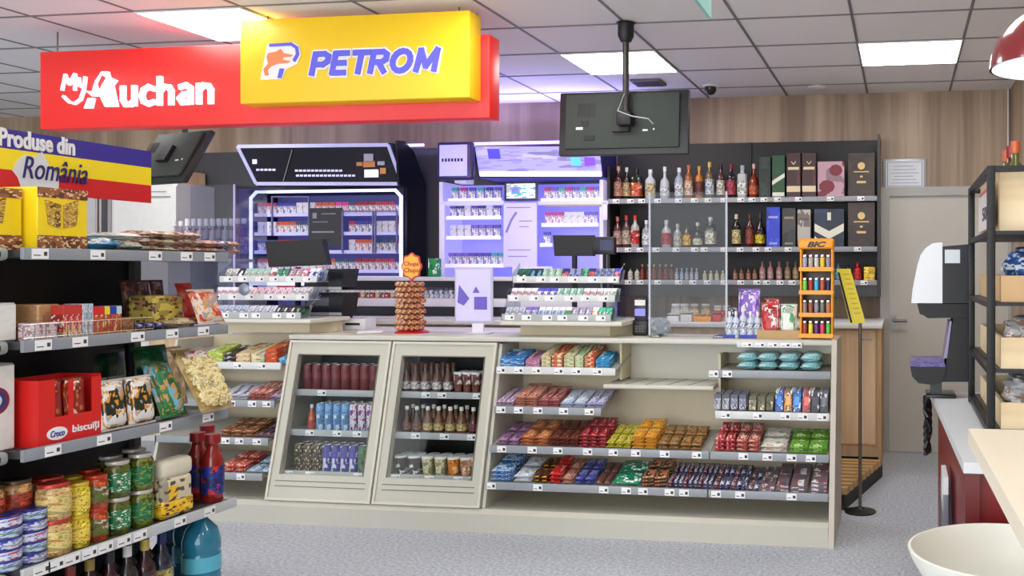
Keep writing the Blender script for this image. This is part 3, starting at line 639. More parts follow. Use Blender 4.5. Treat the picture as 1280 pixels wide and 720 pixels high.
candy(('b', 1), 642, 671, 2, (222, 150, 125), (190, 60, 50), (245, 215, 200), 'salmon chocolate bar', S2, 1, 4, .22, .014, 31)
candy(('b', 1), 672, 698, 2, (200, 110, 110), (120, 50, 50), (235, 190, 185), 'rose chocolate bar', S2, 1, 3, .22, .014, 32)
candy(('b', 1), 699, 731, 2, (205, 218, 240), (240, 244, 250), (150, 175, 220), 'pale blue chocolate bar', S2, 1, 2, .22, .015, 33)
candy(('b', 1), 732, 754, 2, (200, 200, 236), (60, 50, 160), (235, 235, 250), 'white and violet chocolate bar', S2, 1, 2, .22, .015, 34)
candy(('b', 2), 619, 648, 2, (150, 112, 150), (195, 160, 195), (90, 50, 90), 'purple chocolate bar', S3, 2, 2, .12, .018, 35)
candy(('b', 2), 649, 685, 2, (190, 110, 70), (225, 160, 110), (110, 55, 40), 'copper wafer pack', S3, 2, 3, .12, .018, 36)
candy(('b', 2), 686, 722, 3, (110, 60, 52), (190, 90, 60), (60, 34, 32), 'dark brown chocolate bar', S3, 2, 3, .12, .018, 37)
candy(('b', 2), 723, 756, 3, (175, 50, 60), (230, 150, 150), (120, 25, 40), 'crimson chocolate bar', S3, 2, 4, .12, .018, 38)
candy(('b', 2), 757, 788, 3, (205, 196, 60), (235, 225, 120), (120, 100, 30), 'yellow green chocolate bar', S3, 2, 2, .12, .02, 39)
candy(('b', 2), 789, 820, 2, (240, 175, 60), (250, 225, 150), (210, 110, 30), 'golden yellow wafer pack', S3, 2, 4, .12, .018, 40)
candy(('b', 2), 821, 848, 2, (150, 110, 60), (90, 70, 80), (200, 160, 90), 'golden brown wafer pack', S3, 2, 2, .12, .022, 41)
candy(('b', 2), 849, 876, 2, (160, 115, 66), (100, 60, 40), (205, 170, 110), 'tan wafer pack', S3, 2, 2, .12, .02, 42)
candy(('b', 3), 612, 640, 1, (60, 120, 185), (190, 215, 235), (230, 238, 245), 'blue biscuit pack', S4, 2, 3, .12, .022, 43)
candy(('b', 3), 641, 664, 1, (205, 212, 222), (150, 165, 190), (240, 240, 245), 'silver white biscuit pack', S4, 2, 2, .12, .022, 44)
candy(('b', 3), 665, 684, 2, (66, 42, 36), (230, 180, 50), (150, 60, 40), 'brown and yellow bar', S4, 2, 2, .12, .02, 45)
candy(('b', 3), 685, 700, 1, (215, 40, 36), (240, 160, 140), (150, 20, 24), 'bright red bar', S4, 2, 3, .12, .02, 46)
candy(('b', 3), 701, 716, 1, (190, 130, 110), (225, 180, 160), (140, 80, 70), 'beige pink bar', S4, 2, 2, .12, .02, 47)
candy(('b', 3), 717, 742, 2, (72, 78, 160), (140, 145, 205), (40, 40, 100), 'indigo blue bar', S4, 2, 2, .12, .02, 48)
candy(('b', 3), 743, 762, 2, (120, 76, 70), (180, 130, 110), (70, 40, 40), 'dull brown bar', S4, 2, 1, .12, .02, 49)
candy(('b', 3), 763, 800, 1, (20, 150, 110), (235, 250, 245), (10, 120, 85), 'large emerald green pack', S4, 2, 1, .13, .035, 50)
candy(('b', 3), 801, 832, 2, (90, 46, 42), (220, 110, 70), (235, 200, 150), 'dark chocolate wafer pack', S4, 2, 3, .12, .018, 51)
for i in range(9):
    candy(('b', 3), 834 + i * 6.2, 834 + i * 6.2 + 5.4, 1, (44, 38, 110) if i % 3 else (110, 30, 60), (230, 232, 236), (235, 235, 238), '%s slim bar' % ('navy' if i % 3 else 'wine'), S4, 2, 2, .12, .016, 52 + (i % 3), gapw=.001)
# bay at the end panel
E1 = ' end bay'
candy(('c', 2), 892, 918, 2, (205, 60, 66), (240, 225, 220), (150, 30, 44), 'red candy bag', S3 + E1, 2, 3, .12, .022, 60)
candy(('c', 2), 919, 949, 2, (190, 80, 70), (235, 190, 160), (240, 230, 225), 'russet candy bag', S3 + E1, 2, 3, .12, .022, 61)
candy(('c', 2), 950, 984, 1, (222, 222, 208), (205, 90, 90), (240, 240, 235), 'white candy bag with red print', S3 + E1, 2, 2, .12, .022, 62)
candy(('c', 2), 986, 1034, 2, (120, 185, 60), (215, 235, 180), (70, 130, 50), 'green candy bag', S3 + E1, 2, 2, .12, .02, 63)
for i in range(8):
    candy(('c', 3), 891 + i * 7.2, 891 + i * 7.2 + 6.3, 1, (46, 40, 120) if i % 3 else (120, 40, 70), (232, 234, 238), (235, 235, 238), '%s slim bar' % ('navy' if i % 3 else 'wine'), S4 + E1, 2, 2 if i < 6 else 1, .12, .014, 64 + (i % 3), gapw=.001)
for i, (a, b) in enumerate([(950, 968), (970, 986), (988, 1010), (1014, 1034)]):
    candy(('c', 3), a, b, 1, (110, 110, 118), (235, 238, 242), (170, 80, 70), ['grey and red', 'silver and rust', 'white and navy', 'navy and silver'][i] + ' boxed pack', S4 + E1, 2, 1 + (i + 1) // 2, .12, .02, 68 + i, 'boxed_pack', box=True, cat='box')
# cyan tissue packs on the top shelf
for i, u in enumerate((937, 962, 988, 1015)):
    for l in range(2):
        z = ZS[0] + .016 + l * .046; ww = .112
        put('tissue', mk_pouch(ww, .17, .045, (135, 210, 216), (228, 240, 242), (200, 232, 236), 71, 'tissue_pack', crimp=.05), (X(u, 4.86), 4.85, z + .007), rot=(math.radians(3), 0, 0), desc='cyan tissue pack', place='on top shelf' + E1 + (' upper layer' if l else ''), cat='pack')
# small upright card boxes and hair accessories on the second shelf
for i, u in enumerate((897, 907.5, 918, 928.5)):
    for k in range(3):
        put('cardbox%d' % (i // 2), mk_box(.038, .02, .083, (150, 155, 168) if i < 2 else (120, 125, 150), (90, 90, 110), (215, 218, 225), 72 + i // 2, 'small_carton', lidc=(80, 82, 100)), (X(u, 4.75), 4.743 + k * .056, ZS[1] + .0195 + k * .0036), rot=(math.radians(-14), 0, 0), desc='grey small carton' if i < 2 else 'slate blue small carton', place='on second shelf' + E1 + ('' if k == 0 else [' middle row', ' back row'][k - 1]), cat='carton')
for i, u in enumerate((941, 952, 962.5)):
    for k in range(3):
        put('cardbox_o%d' % i, mk_box(.038, .02, .075, [(150, 150, 120), (120, 110, 80), (96, 90, 66)][i], (215, 210, 180), (60, 60, 55), 75 + i, 'small_carton', lidc=(92, 88, 60)), (X(u, 4.75), 4.743 + k * .056, ZS[1] + .0195 + k * .0036), rot=(math.radians(-14), 0, 0), desc=['khaki', 'olive', 'dark olive'][i] + ' small carton', place='on second shelf' + E1 + ('' if k == 0 else [' middle row', ' back row'][k - 1]), cat='carton')
for i, (u, c, nm) in enumerate([(974, (60, 110, 190), 'blue'), (985, (205, 140, 80), 'orange brown'), (996, (70, 130, 215), 'bright blue'), (1008, (190, 90, 90), 'dull red'), (1019, (60, 60, 70), 'charcoal'), (1030, (92, 92, 104), 'slate')]):
    for k in range(3):
        put('blister%d' % i, mk_box(.042, .012, .115, c, (225, 225, 230), (50, 50, 60), 80 + i, 'carded_pack', panel=rr(c, 1.3)), (X(u, 4.75), 4.745 + k * .045, ZS[1] + .0165 + k * .0026), rot=(math.radians(-16), 0, 0), desc=nm + ' carded pack', place='on second shelf' + E1 + ('' if k == 0 else [' middle row', ' back row'][k - 1]), cat='pack')

# ================================================================== GUM RACKS
def gum_rack(u0, u1, label, cols, place):
    y0 = 4.80; x0, x1 = X(u0, y0), X(u1, y0)
    T = thing('gum_rack', label, 'display rack', ((x0 + x1) / 2, 4.95, 1.1305), 'chewing gum racks')
    ac = glass((232, 236, 240), .04)
    for s_ in (x0 - .004, x1 + .001):
        MB().prism([(y0 - .01, 1.131), (y0 - .01, 1.19), (y0 + .05, 1.22), (y0 + .06, 1.29), (y0 + .13, 1.33), (y0 + .14, 1.40), (y0 + .24, 1.46), (y0 + .25, 1.131)], s_, s_ + .003, 'x').build('side_panel', ac, T)
    for k in range(3):
        zz = 1.150 + k * .106; yy = y0 + k * .075
        MB().box(x0, x1, yy, yy + .10, zz - .018, zz - .014).prism([(yy + .062, zz - .0139), (yy + .066, zz - .0139), (yy + .10, zz + .055), (yy + .096, zz + .055)], x0, x1, 'x').build('tray', mat((222, 224, 226), .3), T)
        R = MB().rbox(x0, x1, yy - .010, yy - .001, zz - .019, zz + .019, .002).build('price_rail', mat((176, 180, 182), .35) if k == 0 else mat((214, 216, 214), .3), T)
        n = 6
        for i in range(n):
            xx = x0 + (i + .5 + random.uniform(-.15, .15)) * (x1 - x0) / n
            b = MB().box(xx - .028, xx + .028, yy - .0125, yy - .0103, zz - .014, zz + .014).box(xx + .008, xx + .020, yy - .013, yy - .0124, zz - .006, zz + .006, 1)
            b.build('price_tag', [TAGW, TAGK], T)
        cc = cols[k]; N = len(cc); W = (x1 - x0 - .006) / N
        for i, (c1, c2, nm) in enumerate(cc):
            for r_ in range(2):
                put(('gum', c1, c2, round(W, 4)), mk_box(W - .004, .013, .088 if k == 2 else .078, c1, c2, rr(c1, .7), (i * 7) % 11, 'gum_pack', scale=3, lidc=c2 if (i + k) % 2 else None), (x0 + .003 + W * (i + .5), yy + .007 + r_ * .0195, zz - .0085), rot=(math.radians(-38), 0, 0),
                    desc=nm + ' gum pack', place=place + [' bottom tier', ' middle tier', ' top tier'][k] + (' rear' if r_ else ''), cat='pack')
    return T
W_ = (236, 238, 240)
PK, LB, MT, VI, NV, GN, SAL = (232, 190, 212), (150, 180, 226), (170, 222, 205), (120, 110, 205), (36, 50, 120), (90, 190, 130), (236, 130, 128)
def g(c1, c2, n): return (c1, c2, n)
top2 = [g((40, 110, 90), W_, 'dark green')] * 2 + [g((30, 66, 100), (110, 170, 190), 'petrol blue')] * 2 + [g((190, 215, 200), (120, 190, 150), 'pale mint')] * 3 + [g(SAL, NV, 'salmon')] * 1 + [g((150, 160, 205), NV, 'steel blue')] * 2 + [g(GN, NV, 'green')] * 1 + [g((236, 110, 110), NV, 'coral red')] * 1 + [g((150, 160, 165), (60, 80, 190), 'grey')] * 3 + [g((226, 140, 150), (60, 80, 190), 'dusty pink')] * 1
mid2 = [g(PK, W_, 'pink')] * 4 + [g(W_, (90, 90, 205), 'white and violet')] * 3 + [g(MT, W_, 'mint')] * 4 + [g(PK, W_, 'rose pink')] * 3 + [g((205, 225, 205), W_, 'pale green')] * 2
bot2 = [g((200, 205, 226), W_, 'pale grey')] * 3 + [g(W_, VI, 'white and purple')] * 2 + [g(LB, W_, 'light blue')] * 4 + [g((90, 150, 110), W_, 'leaf green')] * 1 + [g((176, 170, 205), W_, 'lavender')] * 3 + [g((226, 190, 140), W_, 'apricot')] * 1 + [g((70, 205, 165), W_, 'turquoise')] * 2
gum_rack(628, 764, 'clear three-tier chewing gum rack beside the white poster stand', [bot2, mid2, top2], 'in poster-side gum rack')
top1 = [g((215, 222, 215), (40, 50, 90), 'white')] * 2 + [g((36, 46, 80), W_, 'navy')] * 1 + [g((226, 230, 228), (160, 205, 190), 'white mint')] * 4 + [g((210, 130, 140), W_, 'rose')] * 1 + [g((70, 150, 120), W_, 'jade green')] * 2 + [g((190, 150, 170), W_, 'mauve')] * 2 + [g((230, 120, 130), W_, 'coral')] * 1 + [g((66, 110, 205), W_, 'royal blue')] * 2
mid1 = [g((240, 205, 226), W_, 'pale pink')] * 4 + [g((150, 190, 200), W_, 'teal grey')] * 1 + [g((236, 200, 216), W_, 'rose pink')] * 6 + [g((226, 226, 232), W_, 'silver')] * 3
bot1 = [g((190, 205, 230), W_, 'ice blue')] * 6 + [g((205, 210, 226), W_, 'pale grey')] * 4 + [g((40, 40, 50), W_, 'black')] * 3 + [g((110, 205, 120), (30, 30, 40), 'green')] * 1
GR1 = gum_rack(252, 377, 'clear three-tier chewing gum rack beside the black till screens', [bot1, mid1, top1], 'in till-side gum rack')
# round silver badge on the rack
bd = MB().lathe([(.001, .003), (.032, .003), (.036, 0)], n=24).build('round_badge', mat((130, 138, 150), .3, .5), GR1, xf=Matrix.Translation((X(303, 4.77), 4.784, Z(303, 362, 4.77))) @ Matrix.Rotation(math.pi / 2, 4, 'X'))

# ================================================================== BACK COUNTER AND LIQUOR SHELVES
OAK = wood((232, 204, 164), (206, 172, 130), 1, 1, .05, 30, .45)
K = thing('back_counter', 'long oak back counter with white worktop under the liquor shelves', 'counter', (-2.8, 6.6, 0))
xe = X(1098, 6.3); BX0 = X(222, 6.62) + .03
MB().box(BX0, xe, 6.30, 7.02, .11, 1.012).build('cabinet_body', OAK, K)
MB().box(xe + .001, xe + .022, 6.22, 7.025, 0, 1.012).build('end_panel', wood((200, 165, 120), (170, 135, 95), 1, 1, .05, 30), K)
MB().box(BX0, xe, 6.36, 7.0, 0, .109).build('plinth', BLACK, K)
MB().rbox(BX0, xe + .03, 6.20, 7.025, 1.0125, 1.045, .004).build('worktop', mat((226, 228, 230), .3), K)
dm = MB()
for i in range(9):
    xx = xe - .02 - .62 * i; dm.box(xx - .598, xx, 6.283, 6.299, .20, .995)
    D_ = dm.build('door', OAK, K); dm = MB()
    MB().box(xx - .10, xx - .02, 6.275, 6.2825, .93, .94).build('handle', STEEL, D_)
# raised floor pallet behind the counter
PLT = thing('wooden_pallet', 'slatted wooden floor pallet behind the counter by its end', 'pallet', (-.8, 5.7, 0))
bb = MB().prism([(-1.5, 5.3), (-.335, 5.3), (-.135, 6.19), (-1.5, 6.19)], 0, .085, 'z'); bb.build('base', mat((30, 28, 26), .6), PLT)
for i in range(9):
    ya = 5.32 + i * .097; xr = -.335 + (ya - 5.3) * .2 / .89
    MB().prism([(-1.5, ya), (xr + .004, ya), (xr + .018, ya + .06), (-1.5, ya + .06)], .0855, .125, 'z').build('slat', wood((206, 172, 118), (170, 130, 80), .06, 1, 1, 30), PLT)
# liquor shelving unit
LX0, LX1 = X(758, 6.72), X(1100, 6.72)
LQ = thing('liquor_shelving', 'dark wall-mounted liquor shelving filled with bottles and gift boxes', 'shelving', ((LX0 + LX1) / 2, 6.9, 1.2))
lz1, lz0 = Z(1090, 169, 6.74), Z(1090, 371, 6.74)
MB().box(LX0, LX1, 7.0, 7.028, lz0, lz1).build('back_panel', mat((24, 22, 25), .5), LQ)
MB().box(LX1 - .02, LX1, 6.70, 6.999, lz0, lz1).build('side_panel', mat((34, 35, 39), .4), LQ)
MB().box(LX0, LX0 + .02, 6.74, 6.999, lz0, lz1 - .2).build('side_panel', mat((34, 35, 39), .4), LQ)
MB().box(LX0 + .021, LX1 - .021, 6.76, 6.999, lz0, lz0 + .10).build('base_box', mat((62, 62, 66), .3), LQ)
MB().box(X(938, 6.99) - .01, X(938, 6.99) + .01, 6.985, 6.9995, 1.99, lz1).build('upright', BLACK, LQ)
LZ = [Z(1000, 247, 6.7), Z(1000, 309.5, 6.7), Z(1000, 351, 6.7)]
nt = [(770, 788, 802, 822, 848, 868, 885, 905, 926, 940, 955, 972, 998, 1038, 1076), (768, 785, 800, 820, 845, 868, 880, 905, 925, 945, 960, 985, 1072), (785, 800, 822, 848, 866, 884, 905, 926, 946, 958, 975, 990, 1058, 1080)]
for k, z in enumerate(LZ):
    S = MB().box(LX0 + .021, LX1 - .021, 6.70, 6.999, z - .022, z - .001).build('shelf', mat((110, 112, 116), .3), LQ)
    MB().rbox(LX0 + .021, LX1 - .021, 6.686, 6.6995, z - .032, z + .006, .003).build('price_rail', mat((150, 152, 158), .3), S)
    tags(0, 0, 6.6858, z - .029, z + .003, 0, S, 0, [X(u, 6.686) for u in nt[k]])
def liq(us, k, mk, key, desc, cat='bottle', y=6.80, dz=0):
    pl = ['on top liquor shelf', 'on middle liquor shelf', 'on lower liquor shelf'][k]
    for u in us: put(key, mk, (X(u, y), y, LZ[k] + .0005), desc=desc, place=pl, cat=cat)
mb_ = mk_bottle
liq([773], 0, mb_((60, 26, 24), (190, 130, 110), (190, 150, 140), .27, .036), 'l1', 'dark rum bottle with dusty pink label')
liq([783.5], 0, mb_((40, 32, 30), (200, 170, 120), (215, 215, 215), .26, .03), 'l2', 'slim dark bottle with gold label')
liq([796], 0, mb_((22, 50, 32), (226, 90, 40), (30, 30, 30), .25, .04, 'square', lab2=(230, 232, 215)), 'l3', 'square dark green herbal liqueur bottle')
liq([813], 0, mb_((196, 200, 208), (214, 196, 150), (235, 235, 240), .24, .042), 'l4', 'clear bottle with cream label')
liq([831], 0, mb_((186, 190, 196), (225, 228, 232), (240, 240, 245), .26, .034, 'squat'), 'l5', 'clear faceted vodka bottle')
liq([849], 0, mb_((150, 158, 170), (222, 224, 230), (230, 232, 238), .25, .036), 'l6', 'silver grey bottle with white label')
liq([861], 0, mb_((150, 80, 40), (226, 200, 170), (190, 110, 60), .27, .034), 'l7', 'amber whisky bottle with copper cap')
liq([874], 0, mb_((190, 110, 30), (110, 50, 40), (220, 160, 60), .26, .032), 'l8', 'golden brandy bottle with maroon label')
liq([887], 0, mb_((110, 90, 60), (205, 218, 226), (226, 186, 80), .29, .034), 'l9', 'tall bottle with golden cap')
liq([901], 0, mb_((80, 40, 44), (226, 220, 205), (60, 30, 34), .27, .032), 'l10', 'wine red bottle with ivory label')
liq([914], 0, mb_((28, 22, 26), (190, 60, 80), (140, 30, 44), .27, .036), 'l11', 'black bottle with crimson label')
liq([928], 0, mb_((190, 196, 196), (232, 232, 228), (150, 190, 210), .26, .038, 'square'), 'l12', 'clear square gin bottle')
liq([942.5], 0, mb_((140, 50, 24), (222, 110, 60), (226, 190, 170), .27, .034, 'squat'), 'l13', 'orange brown whisky bottle')
def gift(u0, u1, v0, k, c1, c2, c3, desc, seed, panel=None, y=6.76, dp=.09):
    wd = X(u1, y - dp / 2) - X(u0, y - dp / 2); ht = Z(u0, v0, y - dp / 2) - LZ[k]
    def f():
        o = MB().rbox(-wd / 2, wd / 2, -dp / 2, dp / 2, 0, ht, .003, seg=1).build('gift_box', pmat(c1, c2, c1, 2.2, seed, .4), None, (0, 0, 0))
        fy = -dp / 2
        p = MB(); P_ = panel or (220, 190, 120)
        if seed == 91: p.hexa([(-wd * .48, fy - .0015, ht * .30), (wd * .48, fy - .0015, ht * .48), (wd * .48, fy - .0002, ht * .48), (-wd * .48, fy - .0002, ht * .30), (-wd * .48, fy - .0015, ht * .40), (wd * .48, fy - .0015, ht * .58), (wd * .48, fy - .0002, ht * .58), (-wd * .48, fy - .0002, ht * .40)]); p.box(-wd * .46, wd * .46, fy - .0015, fy - .0002, ht * .04, ht * .13)
        elif seed in (92, 93): p.box(-wd * .48, wd * .48, fy - .0015, fy - .0002, ht * .13, ht * .26); p.box(-wd * .4, wd * .4, fy - .0015, fy - .0002, ht * .62, ht * .68); p.strip([(-wd * .15, ht * .8), (0, ht * .74), (wd * .15, ht * .8)], .006, fy - .0015, fy - .0002)
        elif seed in (95, 99): p.lathe([(.02, 0), (.0, 0)]) if 0 else None; p.prism([(wd * .14 * math.cos(a * .7), ht * .70 + wd * .14 * math.sin(a * .7)) for a in range(9)], fy - .0015, fy - .0002, 'y'); p.box(-wd * .28, wd * .28, fy - .0015, fy - .0002, ht * .555, ht * .58); p.box(-wd * .05, wd * .05, fy - .0015, fy - .0002, ht * .44, ht * .48); p.box(-wd * .17, wd * .17, fy - .0015, fy - .0002, ht * .31, ht * .36)
        elif seed == 98: p.prism([(-wd * .48, ht * .62), (0, ht * .42), (wd * .48, ht * .62), (wd * .48, ht * .42), (0, ht * .22), (-wd * .48, ht * .42)], fy - .0015, fy - .0002, 'y'); p.prism([(-wd * .48, ht * .3), (-wd * .2, ht * .1), (-wd * .48, ht * .16)], fy - .0016, fy - .0002, 'y'); p.box(-wd * .06, wd * .06, fy - .0015, fy - .0002, ht * .7, ht * .9)
        elif seed == 94: p.prism([(wd * .18 + wd * .25 * math.cos(a * .7), ht * .75 + wd * .22 * math.sin(a * .7)) for a in range(9)], fy - .0015, fy - .0002, 'y'); p.prism([(-wd * .15 + wd * .3 * math.cos(a * .7), ht * .3 + wd * .25 * math.sin(a * .7)) for a in range(9)], fy - .0015, fy - .0002, 'y')
        else: p.box(-wd * .35, wd * .35, fy - .0015, fy - .0002, ht * .72, ht * .78); p.box(-wd * .3, wd * .3, fy - .0015, fy - .0002, ht * .08, ht * .13)
        p.build('printed_emblem', mat(P_, .4), o); return o
    put(('gift', seed, k), f, (X((u0 + u1) / 2, y), y, LZ[k] + .0005), desc=desc, place=['on top liquor shelf', 'on middle liquor shelf'][k], cat='gift box')
gift(949.5, 964.5, 196, 0, (30, 38, 36), (44, 60, 52), 0, 'black green spirits gift box', 90, (50, 66, 58))
gift(966, 982, 194, 0, (34, 78, 46), (50, 100, 50), 0, 'green spirits gift box with diagonal white band', 91, (226, 228, 215))
gift(984, 1001.5, 191, 0, (66, 34, 34), (84, 48, 44), 0, 'maroon brown spirits gift box with cream band', 92, (222, 205, 170))
gift(1003, 1021, 191, 0, (66, 34, 34), (84, 48, 44), 0, 'maroon brown spirits gift box with cream band', 92, (222, 205, 170))
gift(1022.5, 1056, 202, 0, (190, 150, 165), (120, 30, 50), 0, 'pale pink gift box with dark red flowers', 94, (120, 26, 42))
gift(1060, 1094, 191, 0, (58, 42, 34), (66, 50, 40), 0, 'large dark brown gift box with gold crest', 95, (214, 184, 120))
liq([772], 1, mb_((90, 50, 50), (200, 160, 150), (200, 120, 110), .25, .034), 'm1', 'rosy brown bottle')
liq([783], 1, mb_((86, 60, 50), (200, 180, 160), (200, 60, 60), .26, .034), 'm2', 'brown bottle with red cap')
liq([794], 1, mb_((180, 176, 176), (215, 50, 40), (226, 60, 50), .26, .034, lab2=(236, 236, 236)), 'm3', 'vodka bottle with red label')
liq([808], 1, mb_((150, 156, 166), (232, 234, 240), (226, 228, 236), .22, .034), 'm4', 'pale blue grey bottle with white label')
liq([833], 1, mb_((180, 180, 184), (190, 40, 50), (215, 205, 205), .22, .038), 'm5', 'clear bottle with long red label')
liq([847], 1, mb_((160, 166, 160), (205, 200, 180), (190, 190, 190), .19, .032), 'm6', 'clear bottle with beige label')
liq([858.5], 1, mb_((90, 60, 30), (236, 196, 40), (40, 40, 40), .19, .032, lab2=(210, 60, 40)), 'm7', 'short bottle with bright yellow label')
liq([872], 1, mb_((24, 24, 26), (226, 220, 190), (205, 205, 195), .20, .034, 'squat'), 'm8', 'black squat bottle with cream label')
liq([888], 1, mb_((30, 26, 24), (222, 216, 190), (215, 215, 205), .24, .04, 'square'), 'm9', 'black square bottle with cream shield label')
liq([920.5], 1, mb_((24, 22, 22), (222, 204, 140), (226, 215, 190), .26, .034), 'm10', 'black bottle with tan label')
liq([937], 1, mb_((80, 30, 26), (160, 70, 56), (110, 50, 46), .26, .032), 'm11', 'red brown brandy bottle')
liq([950.5], 1, mb_((40, 32, 28), (240, 215, 40), (60, 56, 60), .27, .036, 'squat'), 'm12', 'squat bottle with vivid yellow label')
gift(959, 976, 259, 1, (40, 60, 200), (56, 80, 225), 0, 'royal blue spirits gift box', 96, (150, 160, 235))
gift(978.5, 995.5, 260, 1, (52, 50, 50), (70, 66, 62), 0, 'charcoal spirits gift box', 97, (140, 130, 110))
gift(997.5, 1014, 262, 1, (180, 176, 168), (120, 105, 96), 0, 'silver grey spirits gift box', 100, (90, 88, 90))
gift(1018, 1056, 261, 1, (30, 38, 70), (40, 52, 90), 0, 'navy gift box with cream chevron pattern', 98, (226, 222, 205))
gift(1060, 1094, 253, 1, (58, 42, 34), (66, 50, 40), 0, 'large dark brown gift box with gold crest', 99, (214, 184, 120))
sm = lambda b, l, c, h=.12, r=.02, st='round': mb_(b, l, c, h, r, st)
liq([788, 796.5], 2, sm((226, 220, 205), (240, 238, 230), (60, 50, 44), .10, .019), 's1', 'tiny white liqueur bottle')
liq([803 + i * 7.3 for i in range(6)], 2, sm((130, 60, 34), (150, 70, 50), (205, 170, 110), .125, .017), 's2', 'tiny red brown brandy bottle')
liq([846 + i * 6.2 for i in range(5)], 2, sm((160, 172, 190), (205, 215, 230), (205, 210, 220), .095, .014), 's3', 'tiny clear vodka bottle')
liq([881, 888.5, 896, 903.5], 2, sm((216, 205, 160), (236, 228, 190), (225, 225, 215), .075, .016), 's4', 'tiny cream coloured bottle')
liq([919, 927, 935.5, 943.5], 2, sm((120, 76, 56), (205, 150, 120), (70, 40, 36), .105, .017), 's5', 'small amber bottle')
liq([953, 963, 974], 2, sm((190, 130, 140), (226, 185, 180), (160, 100, 110), .145, .022), 's6', 'small pink liqueur bottle')
liq([984.5, 994.5], 2, sm((140, 110, 80), (196, 170, 130), (120, 100, 80), .145, .022), 's7', 'small tan liqueur bottle')
liq([1048], 2, sm((50, 140, 170), (90, 180, 200), (40, 110, 150), .13, .026), 's8', 'small cyan bottle')
liq([1060], 2, sm((30, 30, 36), (60, 60, 70), (40, 40, 46), .12, .026), 's9', 'small black bottle')
liq([1072], 2, sm((200, 30, 36), (225, 50, 50), (190, 30, 36), .14, .03), 's10', 'small red bottle')
y = 6.78; bx = MB().rbox(X(1080, y), X(1094, y), y - .03, y + .03, LZ[2] + .0005, LZ[2] + .105, .004, seg=1).build('gift_tin', pmat((240, 215, 40), (250, 230, 90), (215, 120, 30), 3, 5)); tag(bx, 'small yellow gift tin on the lower liquor shelf', 'tin')
# things along the back worktop under the liquor shelves
def wt(us, mk, key, desc, y=6.5, cat='jar', place='on back worktop'):
    for u in us: put(key, mk, (X(u, y), y, 1.0455), desc=desc, place=place, cat=cat)
wt([845, 856], mk_jar((190, 180, 170), (225, 225, 220), (235, 235, 235), .12, .034, name='jar'), 'w1', 'pale jar with white lid')
wt([868, 882], mk_jar((150, 120, 80), (215, 200, 160), (200, 205, 210), .12, .034, name='jar'), 'w2', 'honey brown jar')
wt([897, 908], mk_jar((200, 190, 160), (215, 60, 50), (215, 215, 215), .11, .03, name='jar'), 'w3', 'cream jar with red label')
for i, (u0, u1, c, nm) in enumerate([(835, 850, (232, 232, 234), 'white'), (852, 866, (226, 224, 220), 'off white'), (868, 890, (240, 160, 40), 'orange'), (892, 902, (205, 50, 44), 'red')]):
    y = 6.33; b = MB().rbox(X(u0, y), X(u1, y), y - .04, y + .06, 1.0455, 1.085 + .012 * (i % 2), .006).build('sweets_tray', mat(c, .4)); tag(b, f'small {nm} tray of sweets on the back worktop', 'tray')
    for j in range(3):
        xx = X(u0 + (j + .5) * (u1 - u0) / 3, y); put('tw%d' % i, mk_pouch(.032, .07, .018, rr(c, .9), (236, 230, 210), rr(c, .6), i, 'sweets_packet'), (xx, y + .01, 1.0865 + .012 * (i % 2)), desc=f'{nm} sweets packet', place='on back worktop tray', cat='packet')
